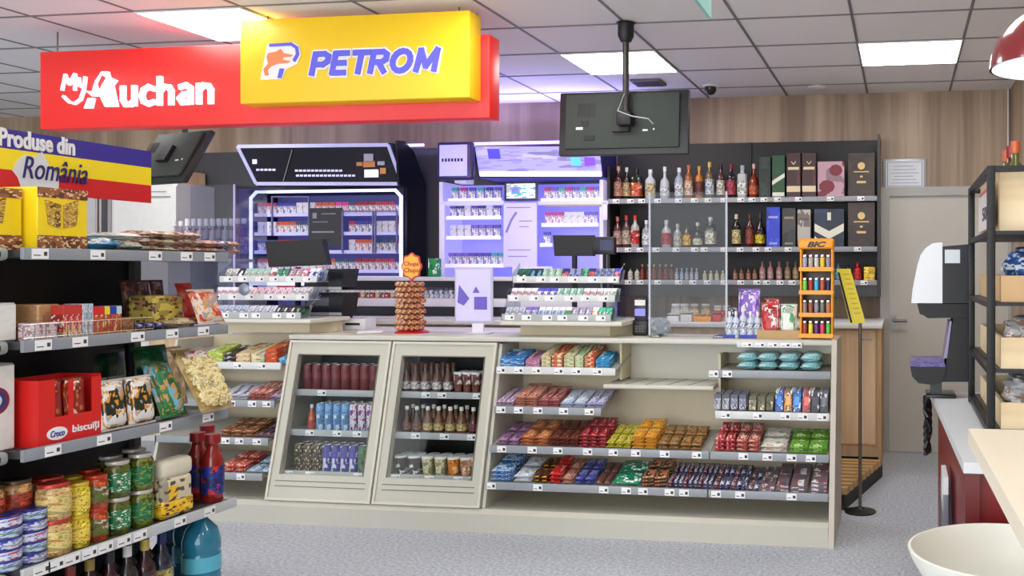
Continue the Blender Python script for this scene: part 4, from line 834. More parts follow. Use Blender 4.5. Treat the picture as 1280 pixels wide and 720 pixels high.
# ================================================================== CIGARETTE CABINETS
VB = (150, 150, 235)
def cig_pack(c1, c2): return mk_box(.054, .022, .094, (232, 232, 238), c1, (225, 225, 235), 3, 'cigarette_pack', scale=2.5, lidc=c1)
def cab1():
    y = 6.70; x0, x1 = X(312, y), X(505, y); zb, zt = 1.046, Z(400, 236, y)
    T = thing('cigarette_cabinet', 'wide black illuminated cigarette cabinet with dark tilted header sign', 'cabinet', ((x0 + x1) / 2, 6.85, 1.046))
    MB().box(x0, x1, 7.0, 7.025, zb, zt).build('back_panel', mat((84, 86, 138), .4, emit=(110, 110, 200), es=.10), T)
    for a in (x0, x1 - .03): MB().box(a, a + .03, y, 6.999, zb, zt).build('side_panel', mat((18, 24, 60), .25), T)
    MB().box(x0 + .031, x1 - .031, y, 6.999, zt - .03, zt).build('top_panel', BLACK, T)
    # curved black cheek on the open side
    MB().prism([(y - .10, zt + .01), (y - .13, zt + .36), (y - .02, zt + .37), (y + .12, zt + .30), (7.0, zt + .05), (7.0, zb), (y + .01, zb), (y + .01, zt)], x1 + .001, x1 + .02, 'x').build('side_cheek', mat((16, 18, 34), .2), T)
    # glowing frame
    fr = MB(); cw = .022; r_ = .05
    pts = [(x0 + .02, 1.20), (x0 + .02, zt - .07), (x0 + .07, zt - .02), (x1 - .07, zt - .02), (x1 - .02, zt - .07), (x1 - .02, 1.20)]
    fr.strip(pts, cw, y - .016, y - .002); fr.build('light_frame', mat((230, 230, 255), .4, emit=(190, 195, 255), es=1.0, var=0), T)
    zs = [Z(400, v, y) for v in (268, 291, 313, 334)]
    zs = [Z(400, 267, y), Z(400, 291, y), Z(400, 314, y), Z(400, 338, y), 1.19]
    for k, z in enumerate(zs):
        S = MB().box(x0 + .032, x1 - .032, y + .02, 6.998, z - .012, z).build('shelf', mat((110, 112, 190), .3, emit=(110, 110, 220), es=.10), T)
        MB().box(x0 + .032, x1 - .032, y + .012, y + .0195, z - .02, z + .008).build('price_rail', mat((205, 205, 240), .3, emit=(160, 160, 240), es=.15), S)
        cols = [(190, 60, 80), (60, 60, 170), (225, 225, 240), (205, 90, 60), (60, 80, 120), (160, 40, 60), (226, 60, 160)]
        N = 22
        for i in range(N):
            xx = x0 + .07 + (x1 - x0 - .14) * i / (N - 1)
            uu = None
            if k in (1, 2) and X(384, y) < xx < X(430, y): continue
            ci = 6 if (k == 0 and i in (12, 13)) else (i // 3 + k * 2) % 6
            put(('cig', ci), cig_pack(cols[ci], W_), (xx, y + .05, z + .0005), desc=['wine red', 'blue', 'white', 'orange', 'slate', 'crimson', 'magenta'][ci] + ' cigarette pack', place='in black cabinet ' + ['top', 'second', 'third', 'fourth', 'lowest'][k] + ' shelf', cat='cigarette pack')
    IP = MB().box(X(386, y), X(427, y), y - .002, y + .011, Z(400, 309, y), Z(400, 260, y)).build('info_panel', mat((52, 52, 60), .3), T)
    ip = MB().box(X(391, y), X(396, y), y - .0035, y - .0022, Z(400, 273, y), Z(400, 266, y)).box(X(402, y), X(420, y), y - .0035, y - .0022, Z(400, 268, y), Z(400, 266.8, y)).box(X(390, y), X(418, y), y - .0035, y - .0022, Z(400, 291, y), Z(400, 289, y)).box(X(391, y), X(410, y), y - .0035, y - .0022, Z(400, 278, y), Z(400, 277, y))
    ip.build('panel_print', mat((150, 150, 165), .4), IP)
    for (ua, ub, va, vb) in ((340, 386, 246, 294), (428, 466, 264, 316), (469, 496, 264, 316)):
        q = MB().strip([(X(ua, y), Z(ua, vb, y)), (X(ua, y), Z(ua, va, y)), (X(ub, y), Z(ub, va, y)), (X(ub, y), Z(ub, vb, y))], .010, y - .004, y + .010); q.build('inner_frame', mat((120, 118, 170), .3, .3), T)
    MB().box(x0 + .01, x1 - .01, y - .02, y + .01, Z(400, 357, y), Z(400, 345, y)).build('lower_rail', mat((225, 228, 245), .4, emit=(190, 195, 255), es=.4), T)
    # header
    hz0, hz1 = zt + .02, Z(400, 181, y - .12)
    hx0, hx1 = X(300, y - .1), X(497, y - .1)
    H = MB().hexa([(hx0 + .10, y - .03, hz0), (hx1, y - .03, hz0), (hx1, y + .03, hz0), (hx0 + .10, y + .03, hz0), (hx0, y - .13, hz1), (hx1 - .03, y - .13, hz1), (hx1 - .03, y - .07, hz1), (hx0, y - .07, hz1)]).build('header_sign', mat((28, 26, 40), .15), T)
    def hp(u, v):
        z = Z(u, v, y - .09); t = (z - hz0) / (hz1 - hz0); return (X(u, y - .09), y - .031 - .1 * t, z)
    fr = MB()
    def st(a, b, w_):
        A, B = Vector(hp(*a)), Vector(hp(*b)); d = (B - A).normalized(); nn = Vector((-d.z, 0, d.x)) * w_ / 2; off = Vector((0, -.008, 0)); o2 = Vector((0, -.002, 0))
        fr.add([A + nn + o2, B + nn + o2, B - nn + o2, A - nn + o2, A + nn + off, B + nn + off, B - nn + off, A - nn + off], [(0, 1, 2, 3), (7, 6, 5, 4), (0, 4, 5, 1), (1, 5, 6, 2), (2, 6, 7, 3), (3, 7, 4, 0)])
    for a, b in (((302, 184), (489, 182)), ((302, 184), (315, 229)), ((315, 229), (498, 229)), ((489, 182), (498, 229))): st(a, b, .028)
    fr.build('header_frame', mat((205, 205, 230), .3, .5, emit=(150, 150, 235), es=.2), H)
    fr = MB(); st((369, 188), (350, 226), .008); fr.build('header_divider', CHROME, H)
    tw = MB()
    for (u0, u1, v) in ((319, 346, 212), (367, 430, 213), (367, 442, 219)):
        z = Z((u0 + u1) / 2, v, y - .09); 
        n = int((u1 - u0) / 5)
        for i in range(n):
            a = hp(u0 + i * 5, v); b = hp(u0 + i * 5 + 3.6, v)
            tw.box(a[0], b[0], a[1] - .0045, a[1] - .0005, a[2] - .008, a[2] + .008)
    a = hp(319, 202); tw.lathe([(.02, 0)], 0, 0, 0) if 0 else tw.box(a[0] - .02, a[0] + .02, a[1] - .0045, a[1] - .0005, a[2] - .02, a[2] + .02)
    tw.build('header_print', mat((200, 200, 225), .4, emit=(190, 190, 240), es=.4), H)
    ch = MB()
    for (du, dv, w1, h1, m_) in ((462, 215, .12, .08, 0), (462, 196, .08, .07, 2), (461, 205, .10, .05, 1), (477, 213, .05, .05, 1), (449, 205, .05, .03, 1), (476, 204, .06, .03, 2)):
        a = hp(du, dv); ch.box(a[0] - w1 / 2, a[0] + w1 / 2, a[1] - .006, a[1] - .001, a[2] - h1 / 2, a[2] + h1 / 2, m_)
    ch.build('header_picture', [mat((225, 228, 250), .4, emit=(200, 200, 255), es=.5), mat((226, 160, 90), .4), mat((190, 190, 215), .4)], H)
cab1()
def cab2():
    y = 6.68; x0, x1 = X(549, y), LX0 - .012; zb, zt = 1.046, Z(650, 226, y)
    T = thing('cigarette_cabinet', 'wide white and violet illuminated cigarette cabinet with glowing header', 'cabinet', ((x0 + x1) / 2, 6.85, 1.046))
    BACKM = mat((176, 172, 228), .4, emit=(130, 125, 255), es=.28)
    WF = mat((214, 210, 232), .3, emit=(205, 200, 255), es=.15)
    MB().box(x0, x1, 7.0, 7.025, zb, zt).build('back_panel', BACKM, T)
    for a in (x0, x1 - .03): MB().box(a, a + .03, y, 6.999, zb, zt).build('side_panel', WF, T)
    def R(u0, u1, v0, v1, nm, m, y_a=y - .012, y_b=y, par=T, rd=.01):
        return MB().rbox(X(u0, y_a), X(u1, y_a), y_a, y_b, Z((u0 + u1) / 2, v1, y_a), Z((u0 + u1) / 2, v0, y_a), rd).build(nm, m, par)
    R(554, 555.5, 252, 345, 'frame_bar', WF); 
    for (a, b) in (((551, 630), (251, 256)), ((672, 760), (251, 256))): R(*a, *b, 'frame_bar', WF)
    R(549, 555, 252, 352, 'frame_bar', WF); R(752, 759, 252, 275, 'frame_bar', WF, rd=.012)
    PO = R(629, 671, 253, 334, 'poster', mat((214, 208, 240), .4, emit=(200, 195, 250), es=.14, var=.01))
    q = MB().strip([(X(634, y), Z(634, 290, y)), (X(640, y), Z(640, 275, y)), (X(646, y), Z(646, 266, y))], .018, y - .0145, y - .0125)
    for (ua, ub, v) in ((634, 664, 259), (650, 666, 276), (650, 662, 283), (636, 664, 312), (636, 660, 320)): q.box(X(ua, y), X(ub, y), y - .0145, y - .0125, Z(650, v + 1, y), Z(650, v, y))
    q.build('poster_print', mat((140, 128, 215), .4), PO)
    F_ = R(630, 672, 227, 251, 'screen_frame', mat((60, 56, 90), .3), y - .03, y - .013, rd=.008)
    R(633, 669, 229.5, 248, 'screen_face', pmat((240, 238, 250), (130, 110, 205), (60, 170, 200), 3, 4, .4, emit=.3), y - .033, y - .0305, F_, .001)
    R(681, 752, 255, 258, 'panel_lip', mat((190, 180, 150), .4))
    R(556, 628, 254, 257, 'panel_lip', WF)
    R(640, 690, 333, 350, 'lower_panel', WF)
    rows = [(560, 627, 249, 6), (676, 752, 249, 8), (558, 626, 271, 7), (677, 748, 280, 8), (558, 626, 296, 7), (556, 632, 331, 8), (675, 690, 305, 1)]
    cols = [(90, 80, 190), (70, 170, 190), (40, 60, 160), (190, 60, 150), (225, 225, 250), (120, 100, 210)]
    for k, (u0, u1, v, N) in enumerate(rows):
        z = Z((u0 + u1) / 2, v, y + .01); a, b = X(u0, y), X(u1, y)
        if True:
            S = MB().box(a, b, y + .005, 6.998, z - .010, z).build('shelf', mat((205, 203, 240), .3, emit=(150, 148, 255), es=.2), T)
            MB().box(a, b, y - .004, y + .0045, z - .022, z + .008).build('price_rail', mat((236, 236, 250), .3, emit=(200, 195, 255), es=.3), S)
        for i in range(N):
            ci = (i * 2 + k * 3) % 6 if k < 3 else (i // 3 + k) % 6
            if k == 0: ci = [1, 3, 0, 1, 2, 0][i % 6]
            xx = a + .045 + (b - a - .09) * i / max(1, N - 1)
            put(('cig2', ci), cig_pack(cols[ci], W_), (xx, y + .035, z + .0005), desc=['violet', 'teal', 'dark blue', 'magenta', 'white', 'lilac'][ci] + ' cigarette pack', place='in white cabinet ' + ['upper row', 'upper row by shelves', 'left panel top', 'panel by shelves', 'left panel middle', 'left panel bottom', 'lower corner'][k], cat='cigarette pack')
    # header
    hz0, hz1 = Z(670, 221, y - .09), Z(670, 182, y - .12); hx0, hx1 = X(592, y - .1), LX0 - .012
    H = MB().hexa([(hx0 + .03, y - .06, hz0), (hx1, y - .06, hz0), (hx1, 7.0, hz0), (hx0 + .03, 7.0, hz0), (hx0, y - .14, hz1), (hx1, y - .14, hz1), (hx1, 7.0, hz1), (hx0, 7.0, hz1)]).build('header_sign', mat((50, 42, 110), .3), T)
    def hface(u0, u1, v0, v1, nm, m, off, par=H):
        vs = []
        for dy in (off, off - .003):
            for (u, v) in ((u0, v1), (u1, v1), (u1, v0), (u0, v0)):
                z = Z(u, v, y - .1); t = (z - hz0) / (hz1 - hz0); vs.append((X(u, y - .1), y - .06 - .08 * t + dy, z))
        return MB().add(vs, [(3, 2, 1, 0), (4, 5, 6, 7), (0, 1, 5, 4), (1, 2, 6, 5), (2, 3, 7, 6), (3, 0, 4, 7)]).build(nm, m, par)
    HF = hface(597, 751, 184, 219, 'header_face', pmat((170, 164, 240), (190, 185, 248), (150, 142, 232), 5, 5, .4, emit=.38), -.002)
    hface(598, 750, 214, 220, 'header_light', mat((240, 240, 255), .4, emit=(235, 232, 255), es=.9, var=0), -.006, HF)
    hface(612, 627, 187, 199, 'header_picture', mat((80, 70, 200), .4, emit=(80, 70, 220), es=.5), -.006, HF)
    hface(714, 726, 197, 207, 'header_picture', mat((90, 180, 200), .4, emit=(90, 190, 210), es=.5), -.006, HF); hface(731, 744, 197, 207, 'header_picture', mat((120, 70, 220), .4, emit=(120, 70, 230), es=.5), -.006, HF)
    # small side sign
    sy = 6.5; ax, bx_ = X(545, sy), X(591, sy)
    S_ = MB().rbox(ax, bx_, sy, sy + .05, Z(568, 225, sy), Z(568, 177, sy), .03, seg=4).build('side_sign', mat((60, 52, 110), .3, .3), T)
    MB().rbox(ax + .03, bx_ - .045, sy - .004, sy - .0002, Z(568, 220, sy), Z(568, 181, sy), .002).build('sign_face', mat((196, 192, 246), .4, emit=(170, 165, 255), es=.3), S_)
    tz = Z(568, 200, sy); tx = MB()
    for i in range(7): tx.box(ax + .05 + i * .026, ax + .066 + i * .026, sy - .006, sy - .0042, tz - .012, tz + .012)
    tx.build('sign_print', mat((50, 45, 90)), S_)
    MB().box(X(566, sy + .02), X(580, sy + .02), sy + .05, y + .0, Z(568, 228, sy), Z(568, 220, sy)).build('bracket', WF, S_)
cab2()
# ledge shelves below the cabinets with small goods
for k, (u0, u1, v) in enumerate(((410, 560, 376), (558, 640, 376))): pass
LG = thing('ledge_unit', 'white low ledge unit on the back worktop below the cigarette cabinets', 'shelf unit', (X(560, 6.5), 6.5, 1.0455))
ly = 6.45; lx0, lx1 = X(405, ly), X(756, ly)
for (v0, v1) in ((346, 351), (373, 383), (400, 404)): MB().rbox(lx0, lx1, ly, 6.64, max(1.0457, Z(500, v1, ly)), max(1.0557, Z(500, v0, ly)), .003).build('ledge', mat((226, 226, 238), .3), LG)
for u in (406, 640, 750): MB().box(X(u, ly), X(u, ly) + .012, ly + .01, 6.635, 1.0457, Z(500, 346, ly) - .004).build('support', mat((120, 120, 135), .3), LG)
MB().box(lx0, lx1, 6.6405, 6.6485, 1.0457, Z(500, 347, ly)).build('back_panel', mat((70, 66, 80), .4), LG)
zl = Z(500, 373, ly)
for i in range(14):
    u = 412 + i * 6.2
    put('lg%d' % (i % 3), mk_box(.036, .05, .06, [(190, 60, 60), (214, 190, 160), (120, 70, 70)][i % 3], (235, 232, 232), (150, 90, 90), i % 3, 'small_pack', scale=3, lidc=(226, 226, 226)), (X(u, ly + .06), ly + .06, zl + .001), desc=['red', 'beige', 'plum'][i % 3] + ' small pack', place='on ledge below black cabinet', cat='pack')
for i in range(8):
    put('lgb%d' % (i % 2), mk_box(.036, .05, .085, [(150, 160, 190), (205, 210, 225)][i % 2], (90, 96, 130), (230, 230, 240), 5 + i % 2, 'small_pack', scale=3, lidc=(60, 66, 90)), (X(535 + i * 6.2, ly + .06), ly + .06, zl + .001), desc=['blue grey', 'silver'][i % 2] + ' small pack', place='on ledge behind lollipop stand', cat='pack')
gb = MB().rbox(X(529, 6.40), X(541, 6.40), 6.37, 6.43, Z(535, 346, 6.4), Z(535, 323, 6.4), .004).build('green_box', pmat((20, 160, 90), (225, 245, 235), (10, 130, 70), 3, 2)); gb.name = 'gum_tub'; tag(gb, 'small bright green tub behind the lollipop stand topper', 'tub')
gb.location.y = ly + .05; gb.location.z = Z(500, 346, ly) + .001
# left end of back wall: shelf with white capped bottles behind an acrylic screen
ry_ = 5.36; rz_ = 1.49
WS = thing('display_riser', 'pale display riser holding white capped bottles behind the clear acrylic screen', 'riser', (X(262, ry_), ry_, 1.0405))
MB().rbox(X(218, ry_), X(304, ry_), 5.26, 5.46, rz_ - .02, rz_, .003).build('top_board', mat((190, 190, 200)), WS)
MB().box(X(222, ry_), X(300, ry_), 5.28, 5.44, 1.0406, rz_ - .0205).build('body', mat((176, 176, 186)), WS)
for i in range(20):
    r_ = i % 2
    put('cos%d' % (i % 4 if r_ == 0 else 4), mk_bottle([(190, 186, 205), (214, 200, 214), (150, 140, 170), (205, 120, 140), (120, 70, 100)][i % 4 if r_ == 0 else 4], [(226, 226, 240), (214, 150, 170), (120, 100, 160), (236, 236, 240), (190, 160, 190)][i % 4 if r_ == 0 else 4], (240, 240, 244), .25 + .02 * r_, .021, 'flat', name='lotion_bottle'), (X(223 + i * 3.95, 5.34), 5.31 + r_ * .08, rz_ + .0005), desc=['grey lilac', 'pale pink', 'violet grey', 'rose red', 'plum'][i % 4 if r_ == 0 else 4] + ' white-capped bottle', place='on display riser', cat='bottle')
SC_ = thing('acrylic_screen', 'clear acrylic corner screen on the counter behind the tall gondola', 'screen guard', (X(268, 5.3), 5.35, 1.0405))
ax0, ax1 = X(238, 5.2), X(293, 5.2); az = Z(268, 231, 5.2)
MB().box(ax0, ax1, 5.2, 5.206, 1.041, az).build('front_pane', glass((226, 228, 236), .07), SC_); MB().box(ax1 - .006, ax1, 5.2065, 5.5, 1.041, az).build('side_pane', glass((226, 228, 236), .07), SC_)
MB().box(ax1 - .007, ax1 + .001, 5.199, 5.2075, 1.041, az + .001).build('edge_strip', mat((190, 190, 240), .2), SC_)
# tall white cupboard and grey glass cooler at the far left
TC = thing('tall_cupboard', 'tall white cupboard against the back wall beside the tricolour sign', 'cupboard', (X(200, 6.6), 6.8, 0))
MB().box(X(140, 6.62), X(222, 6.62), 6.62, 7.02, 0, Z(205, 229, 6.62)).build('body', mat((222, 222, 218)), TC)
MB().box(X(142, 6.6), X(220, 6.6), 6.60, 6.619, .08, Z(205, 233, 6.62)).build('door', mat((226, 226, 222), .4), TC)
MB().box(X(186, 6.6), X(213, 6.6), 6.594, 6.5995, Z(205, 247, 6.6), Z(205, 245, 6.6)).box(X(186, 6.6), X(208, 6.6), 6.594, 6.5995, Z(205, 240, 6.6), Z(205, 239, 6.6)).build('label_strip', mat((150, 150, 150)), TC)
MB().box(X(190, 6.7), X(222, 6.7), 6.66, 7.0, Z(205, 229, 6.62) + .001, Z(205, 212, 6.66)).build('top_board', OAK, TC)
GC = thing('glass_door_cooler', 'grey glass-door cooler with white header by the back wall', 'cooler', (X(120, 6.3), 6.5, 0))
gx0, gx1 = X(10, 6.3), X(140, 6.62) - .02
MB().box(gx0, gx1, 6.36, 7.0, 0, Z(120, 242, 6.3)).build('body', mat((200, 200, 200)), GC)
MB().box(gx0 + .03, gx1 - .03, 6.33, 6.3599, .1, Z(120, 262, 6.3)).build('door', mat((110, 112, 112), .15), GC)
MB().box(gx0, gx1, 6.31, 6.3295, Z(120, 257, 6.3), Z(120, 243, 6.3)).build('header', mat((232, 232, 232), .4), GC)
MB().box(X(128, 6.31), X(132, 6.31), 6.30, 6.3295, .2, Z(120, 246, 6.3)).build('handle', mat((70, 70, 70)), GC)

# area lights added above the headers for their violet glow on the ceiling
for (xx_, ww_, en_, par_) in ((X(670, 6.6), 1.3, 7, None), (X(400, 6.6), 1.5, 1.5, None)):
    li = bpy.data.lights.new('added_header_glow', 'AREA'); li.shape = 'RECTANGLE'; li.size = ww_; li.size_y = .12; li.energy = en_; li.color = (.40, .36, 1.0)
    lo = bpy.data.objects.new('added_header_glow', li); COL.objects.link(lo); lo.location = (xx_, 6.84, 2.465); lo.rotation_euler = (math.pi * 1.18, 0, 0)
    par = bpy.data.objects['cigarette_cabinet' if ww_ > 1.4 else 'cigarette_cabinet.001']; lo.parent = par; lo.location = lo.location - WP[par]
    MB().tube([(xx_ - ww_ / 2, 6.85, 2.44), (xx_ + ww_ / 2, 6.85, 2.44)], .012).build('added_glow_tube', mat((210, 205, 255), .4, emit=(150, 140, 255), es=2, var=0), par)  # hidden tube added behind the header as a body for the light

# ================================================================== THINGS ON THE COUNTER
WT = 1.0405
# lollipop tree
lx, ly_ = X(515, 5.02), 5.02
LT = thing('lollipop_stand', 'red lollipop tree stand with flower-shaped topper on the counter', 'display stand', (lx, ly_, WT))
MB().lathe([(.098, 0), (.098, .006), (.03, .035), (.02, .06), (.009, .08), (.009, Z(515, 350, 5.02) - WT)], lx, ly_, WT, 24).build('base', mat((196, 20, 26), .3), LT)
tz_ = Z(515, 333, 5.02)
fl = []
for i in range(48):
    a = 2 * math.pi * i / 48; r = .078 * (1 + .07 * math.cos(8 * a)); fl.append((lx + r * .80 * math.cos(a), tz_ + r * 1.0 * math.sin(a)))
fl2 = [(lx + (p[0] - lx) * .88, tz_ + (p[1] - tz_) * .88) for p in fl]
TPR = MB().prism(fl, ly_ - .006, ly_ + .004, 'y').build('topper', mat((205, 40, 28), .4), LT)
MB().prism(fl2, ly_ - .008, ly_ - .0062, 'y').build('topper_face', mat((245, 180, 40), .4), TPR)
cm = text_mb('Chupa', lx - .048, lx + .048, tz_ - .005, tz_ + .03, ly_ - .0095, .0012, .02); text_mb('Chups', lx - .046, lx + .046, tz_ - .045, tz_ - .008, ly_ - .0095, .0012, .02, mbx=cm)
cm.build('topper_lettering', mat((200, 40, 30), .4), TPR)
def candy_ball(a, z, key, c1):
    def f():
        o = MB().lathe([(0, -.0155), (.011, -.011), (.0155, -.004), (.0155, .004), (.011, .011), (0, .0155)], n=10).build('lollipop', pmat(c1, (235, 200, 150), (150, 40, 40), 3, 2), None, (0, 0, 0))
        MB().tube([(0, .014, 0), (0, .03, -.004)], .0018, 5).build('stick', WHITE, o); return o
    r = .080; x_, y_ = lx + r * math.cos(a), ly_ + r * math.sin(a)
    o = put(('lolly', key), f, (x_, y_, z), rot=(0, 0, a + math.pi / 2), desc=['orange brown', 'pink brown', 'caramel'][key] + ' lollipop', place='on lollipop stand %s tier' % ('top' if z > WT + .25 else 'lower'), cat='lollipop')
z_lo, z_hi = Z(515, 409, 5.02), Z(515, 355, 5.02)
for k in range(9):
    for i in range(8): candy_ball(math.pi + (i + .5 * (k % 2) + .25) * math.pi / 8, z_lo + (z_hi - z_lo) * k / 8, (i + k) % 3, [(196, 130, 80), (190, 110, 90), (170, 96, 50)][(i + k) % 3])
ring = MB()
ring.lathe([(.050, 0), (.050, z_hi - z_lo + .02)], lx, ly_, z_lo - .012, 20)
ring.build('drum', mat((150, 84, 54), .5), LT)
# poster stand
py2 = 5.0; pa, pb = X(568, py2), X(616, py2)
PS = thing('poster_stand', 'white counter poster stand with violet pictures on a short foot', 'poster stand', ((pa + pb) / 2, py2, WT))
MB().rbox(pa, pb, py2, py2 + .012, Z(592, 404, py2), Z(592, 334, py2), .006).build('frame', mat((190, 186, 214), .3), PS)
FC = MB().box(pa + .012, pb - .012, py2 - .002, py2 - .0003, Z(592, 401, py2), Z(592, 337, py2)).build('poster_face', mat((214, 208, 242), .4, var=.02), PS)
MB().prism([(X(572, py2), Z(572, 378, py2)), (X(580, py2), Z(580, 382, py2)), (X(587, py2), Z(587, 373, py2)), (X(574, py2), Z(574, 356, py2))], py2 - .0035, py2 - .0022, 'y').box(X(593, py2), X(609, py2), py2 - .0035, py2 - .0022, Z(600, 387, py2), Z(600, 371, py2)).prism([(X(591, py2), Z(591, 366, py2)), (X(600, py2), Z(600, 366, py2)), (X(595, py2), Z(595, 358, py2))], py2 - .0035, py2 - .0022, 'y').build('pictures', mat((106, 90, 196), .4), FC)
MB().box(X(590, py2), X(604, py2), py2 + .002, py2 + .012, WT + .006, Z(592, 404, py2)).rbox(X(584, py2), X(612, py2), py2 - .04, py2 + .06, WT + .0005, WT + .008, .003).build('foot', mat((225, 222, 235), .3), PS)
# leaflets, receipt boxes near the tills
for i, (u, w_, h_, nm, c, yy, rz) in enumerate([(399, .17, .07, 'white receipt printer beside the tiered black tray', (226, 226, 230), 5.24, 0), (463, .14, .012, 'thin pile of white leaflets lying near the first cooler', (232, 230, 226), 4.97, .5)]):
    b = MB().rbox(-w_ / 2, w_ / 2, -.06, .06, 0, h_, .006)
    o = b.build(['receipt_printer', 'leaflet_pile'][i], mat(c, .4), None, (0, 0, 0)); o.location = (X(u, yy) + (.27 if i == 0 else 0), yy, WT + .0005); o.rotation_euler.z = rz; tag(o, nm, ['printer', 'leaflets'][i])
    if i == 0: MB().box(-.05, .05, -.0615, -.0605, .03, .045).build('paper_slot', BLACK, o)
lf = MB().hexa([(-.11, -.05, 0), (.02, -.07, 0), (.04, .05, 0), (-.09, .07, 0), (-.11, -.05, .004), (.02, -.07, .004), (.04, .05, .004), (-.09, .07, .004)]).build('price_booklet', pmat((200, 190, 160), (120, 110, 100), (230, 228, 215), 4, 3), None, (0, 0, 0)); lf.location = (X(440, 5.0), 5.02, WT + .0005); tag(lf, 'beige printed booklet lying open on the counter over first cooler', 'booklet')
# tills
def till(name, label, poly_uv, yy, th, par=None):
    T = thing(name, label, 'till screen', (X(poly_uv[0][0], yy), yy, WT))
    pts = [(X(u, yy), Z(u, v, yy)) for u, v in poly_uv]
    MB().prism(pts, yy, yy + th, 'y').build('housing', mat((10, 10, 12), .5), T)
    xs = [p[0] for p in pts]; zs = [p[1] for p in pts]; cx = sum(xs) / len(xs)
    MB().box(min(xs) + .03, max(xs) - .03, yy + th + .0002, yy + th + .003, min(zs) + .02, max(zs) - .02).build('display', mat((16, 16, 20), .15, emit=(60, 80, 130), es=.3), T)
    MB().tube([(cx, yy + th * .5, min(zs) + .001), (cx, yy + th * .5, WT + .02)], .018).rbox(cx - .09, cx + .09, yy - .03, yy + th + .06, WT + .0005, WT + .02, .005).build('stand', mat((30, 30, 34)), T)
    return T
till('till_screen', 'black till screen seen from behind above the first gum rack', [(336, 334), (409, 331), (402, 299), (331, 302)], 5.28, .05)
till('till_screen', 'black till screen seen from behind above the poster side gum rack', [(693, 320), (741, 320), (741, 294), (691, 294)], 5.40, .05)
cy_ = 5.36; dv = thing('card_reader', 'small dark payment device with blue face beside the gum rack', 'card reader', (X(754, cy_), cy_, WT))
MB().rbox(X(740, cy_), X(768, cy_), cy_, cy_ + .05, Z(752, 318, cy_), Z(752, 296, cy_), .008).build('housing', mat((28, 28, 34), .35), dv)
MB().box(X(750, cy_), X(765, cy_), cy_ - .0015, cy_ - .0002, Z(752, 313, cy_), Z(752, 300, cy_)).build('face', mat((36, 44, 90), .3), dv)
MB().tube([(X(754, cy_), cy_ + .025, Z(752, 317, cy_)), (X(754, cy_), cy_ + .025, WT + .015)], .012).lathe([(.06, WT + .0005), (.06, WT + .012), (.02, WT + .02)], X(754, cy_), cy_ + .025).build('stand', BLACK, dv)
# two tier black tray
ty = 5.2; tT = thing('document_tray', 'black two-tier tray unit with pale shelf edges next to the gum rack', 'tray', (X(402, ty), ty, WT))
for (va, vb) in ((336, 362), (366, 394)):
    pts = [(X(380, ty), Z(380, vb - 3, ty)), (X(426, ty), Z(426, vb - 3, ty)), (X(430, ty), Z(430, va, ty)), (X(382, ty), Z(382, va, ty))]
    MB().prism(pts, ty, ty + .16, 'y').build('bin', mat((24, 26, 34), .3), tT)
    MB().box(X(380, ty), X(427, ty), ty - .01, ty - .0005, Z(402, vb, ty), Z(402, vb - 3.5, ty)).build('shelf_edge', mat((200, 210, 215), .3), tT)
    MB().hexa([(X(383, ty), ty - .003, Z(383, vb - 8, ty)), (X(385, ty), ty - .003, Z(383, vb - 8, ty)), (X(385, ty), ty - .0005, Z(383, vb - 8, ty)), (X(383, ty), ty - .0005, Z(383, vb - 8, ty)), (X(400, ty), ty - .003, Z(400, va + 3, ty)), (X(402, ty), ty - .003, Z(400, va + 3, ty)), (X(402, ty), ty - .0005, Z(400, va + 3, ty)), (X(400, ty), ty - .0005, Z(400, va + 3, ty))]).build('glint_strip', mat((150, 156, 166), .2), tT)
MB().box(X(384, ty), X(424, ty), ty + .02, ty + .14, WT + .0005, Z(402, 393, ty)).build('foot', BLACK, tT)
# payment terminal
ty = 4.98; PT = thing('payment_terminal', 'black payment terminal with blue display on the bare worktop', 'card terminal', (X(799, ty), ty, WT))
MB().rbox(X(790, ty), X(809, ty), ty, ty + .09, WT + .0005, Z(799, 400, ty), .01).build('base', mat((24, 24, 26), .4), PT)
MB().rbox(X(792, ty), X(807, ty), ty + .01, ty + .06, Z(799, 402, ty), Z(799, 374, ty), .008).build('body', mat((40, 40, 48), .35), PT)
MB().box(X(793, ty), X(806, ty), ty + .007, ty + .0098, Z(799, 395, ty), Z(799, 386, ty)).build('display', mat((110, 110, 190), .3, emit=(110, 110, 220), es=.4), PT)
MB().box(X(793, ty), X(806, ty), ty + .006, ty + .0098, Z(799, 382, ty), Z(799, 375, ty)).build('receipt_paper', WHITE, PT)
kp = MB()
for i in range(3):
    for j in range(3): kp.box(X(794 + i * 4, ty), X(797 + i * 4, ty), ty - .003, ty - .0002, WT + .02 + j * .014, WT + .029 + j * .014)
kp.build('keys', mat((90, 92, 90)), PT)
# crumpled plastic bag
ba = bmesh.new(); bmesh.ops.create_icosphere(ba, subdivisions=3, radius=1.0)
for q in ba.verts:
    n_ = 1 + .22 * math.sin(q.co.x * 7 + q.co.y * 5) * math.cos(q.co.z * 8 + q.co.x * 3); q.co = Vector((q.co.x * .055 * n_, q.co.y * .05 * n_, max(0, .05 + q.co.z * .052 * n_)))
ba.verts.index_update(); b = MB().add([q.co for q in ba.verts], [[q.index for q in f.verts] for f in ba.faces], 0, False); ba.free()
bag = b.build('plastic_bag', mat((165, 168, 172), .2, var=.3, scale=40), None, (0, 0, 0)); bag.location = (X(826, 5.0), 5.0, WT + .0005); tag(bag, 'crumpled grey plastic bag beside the payment terminal', 'bag')
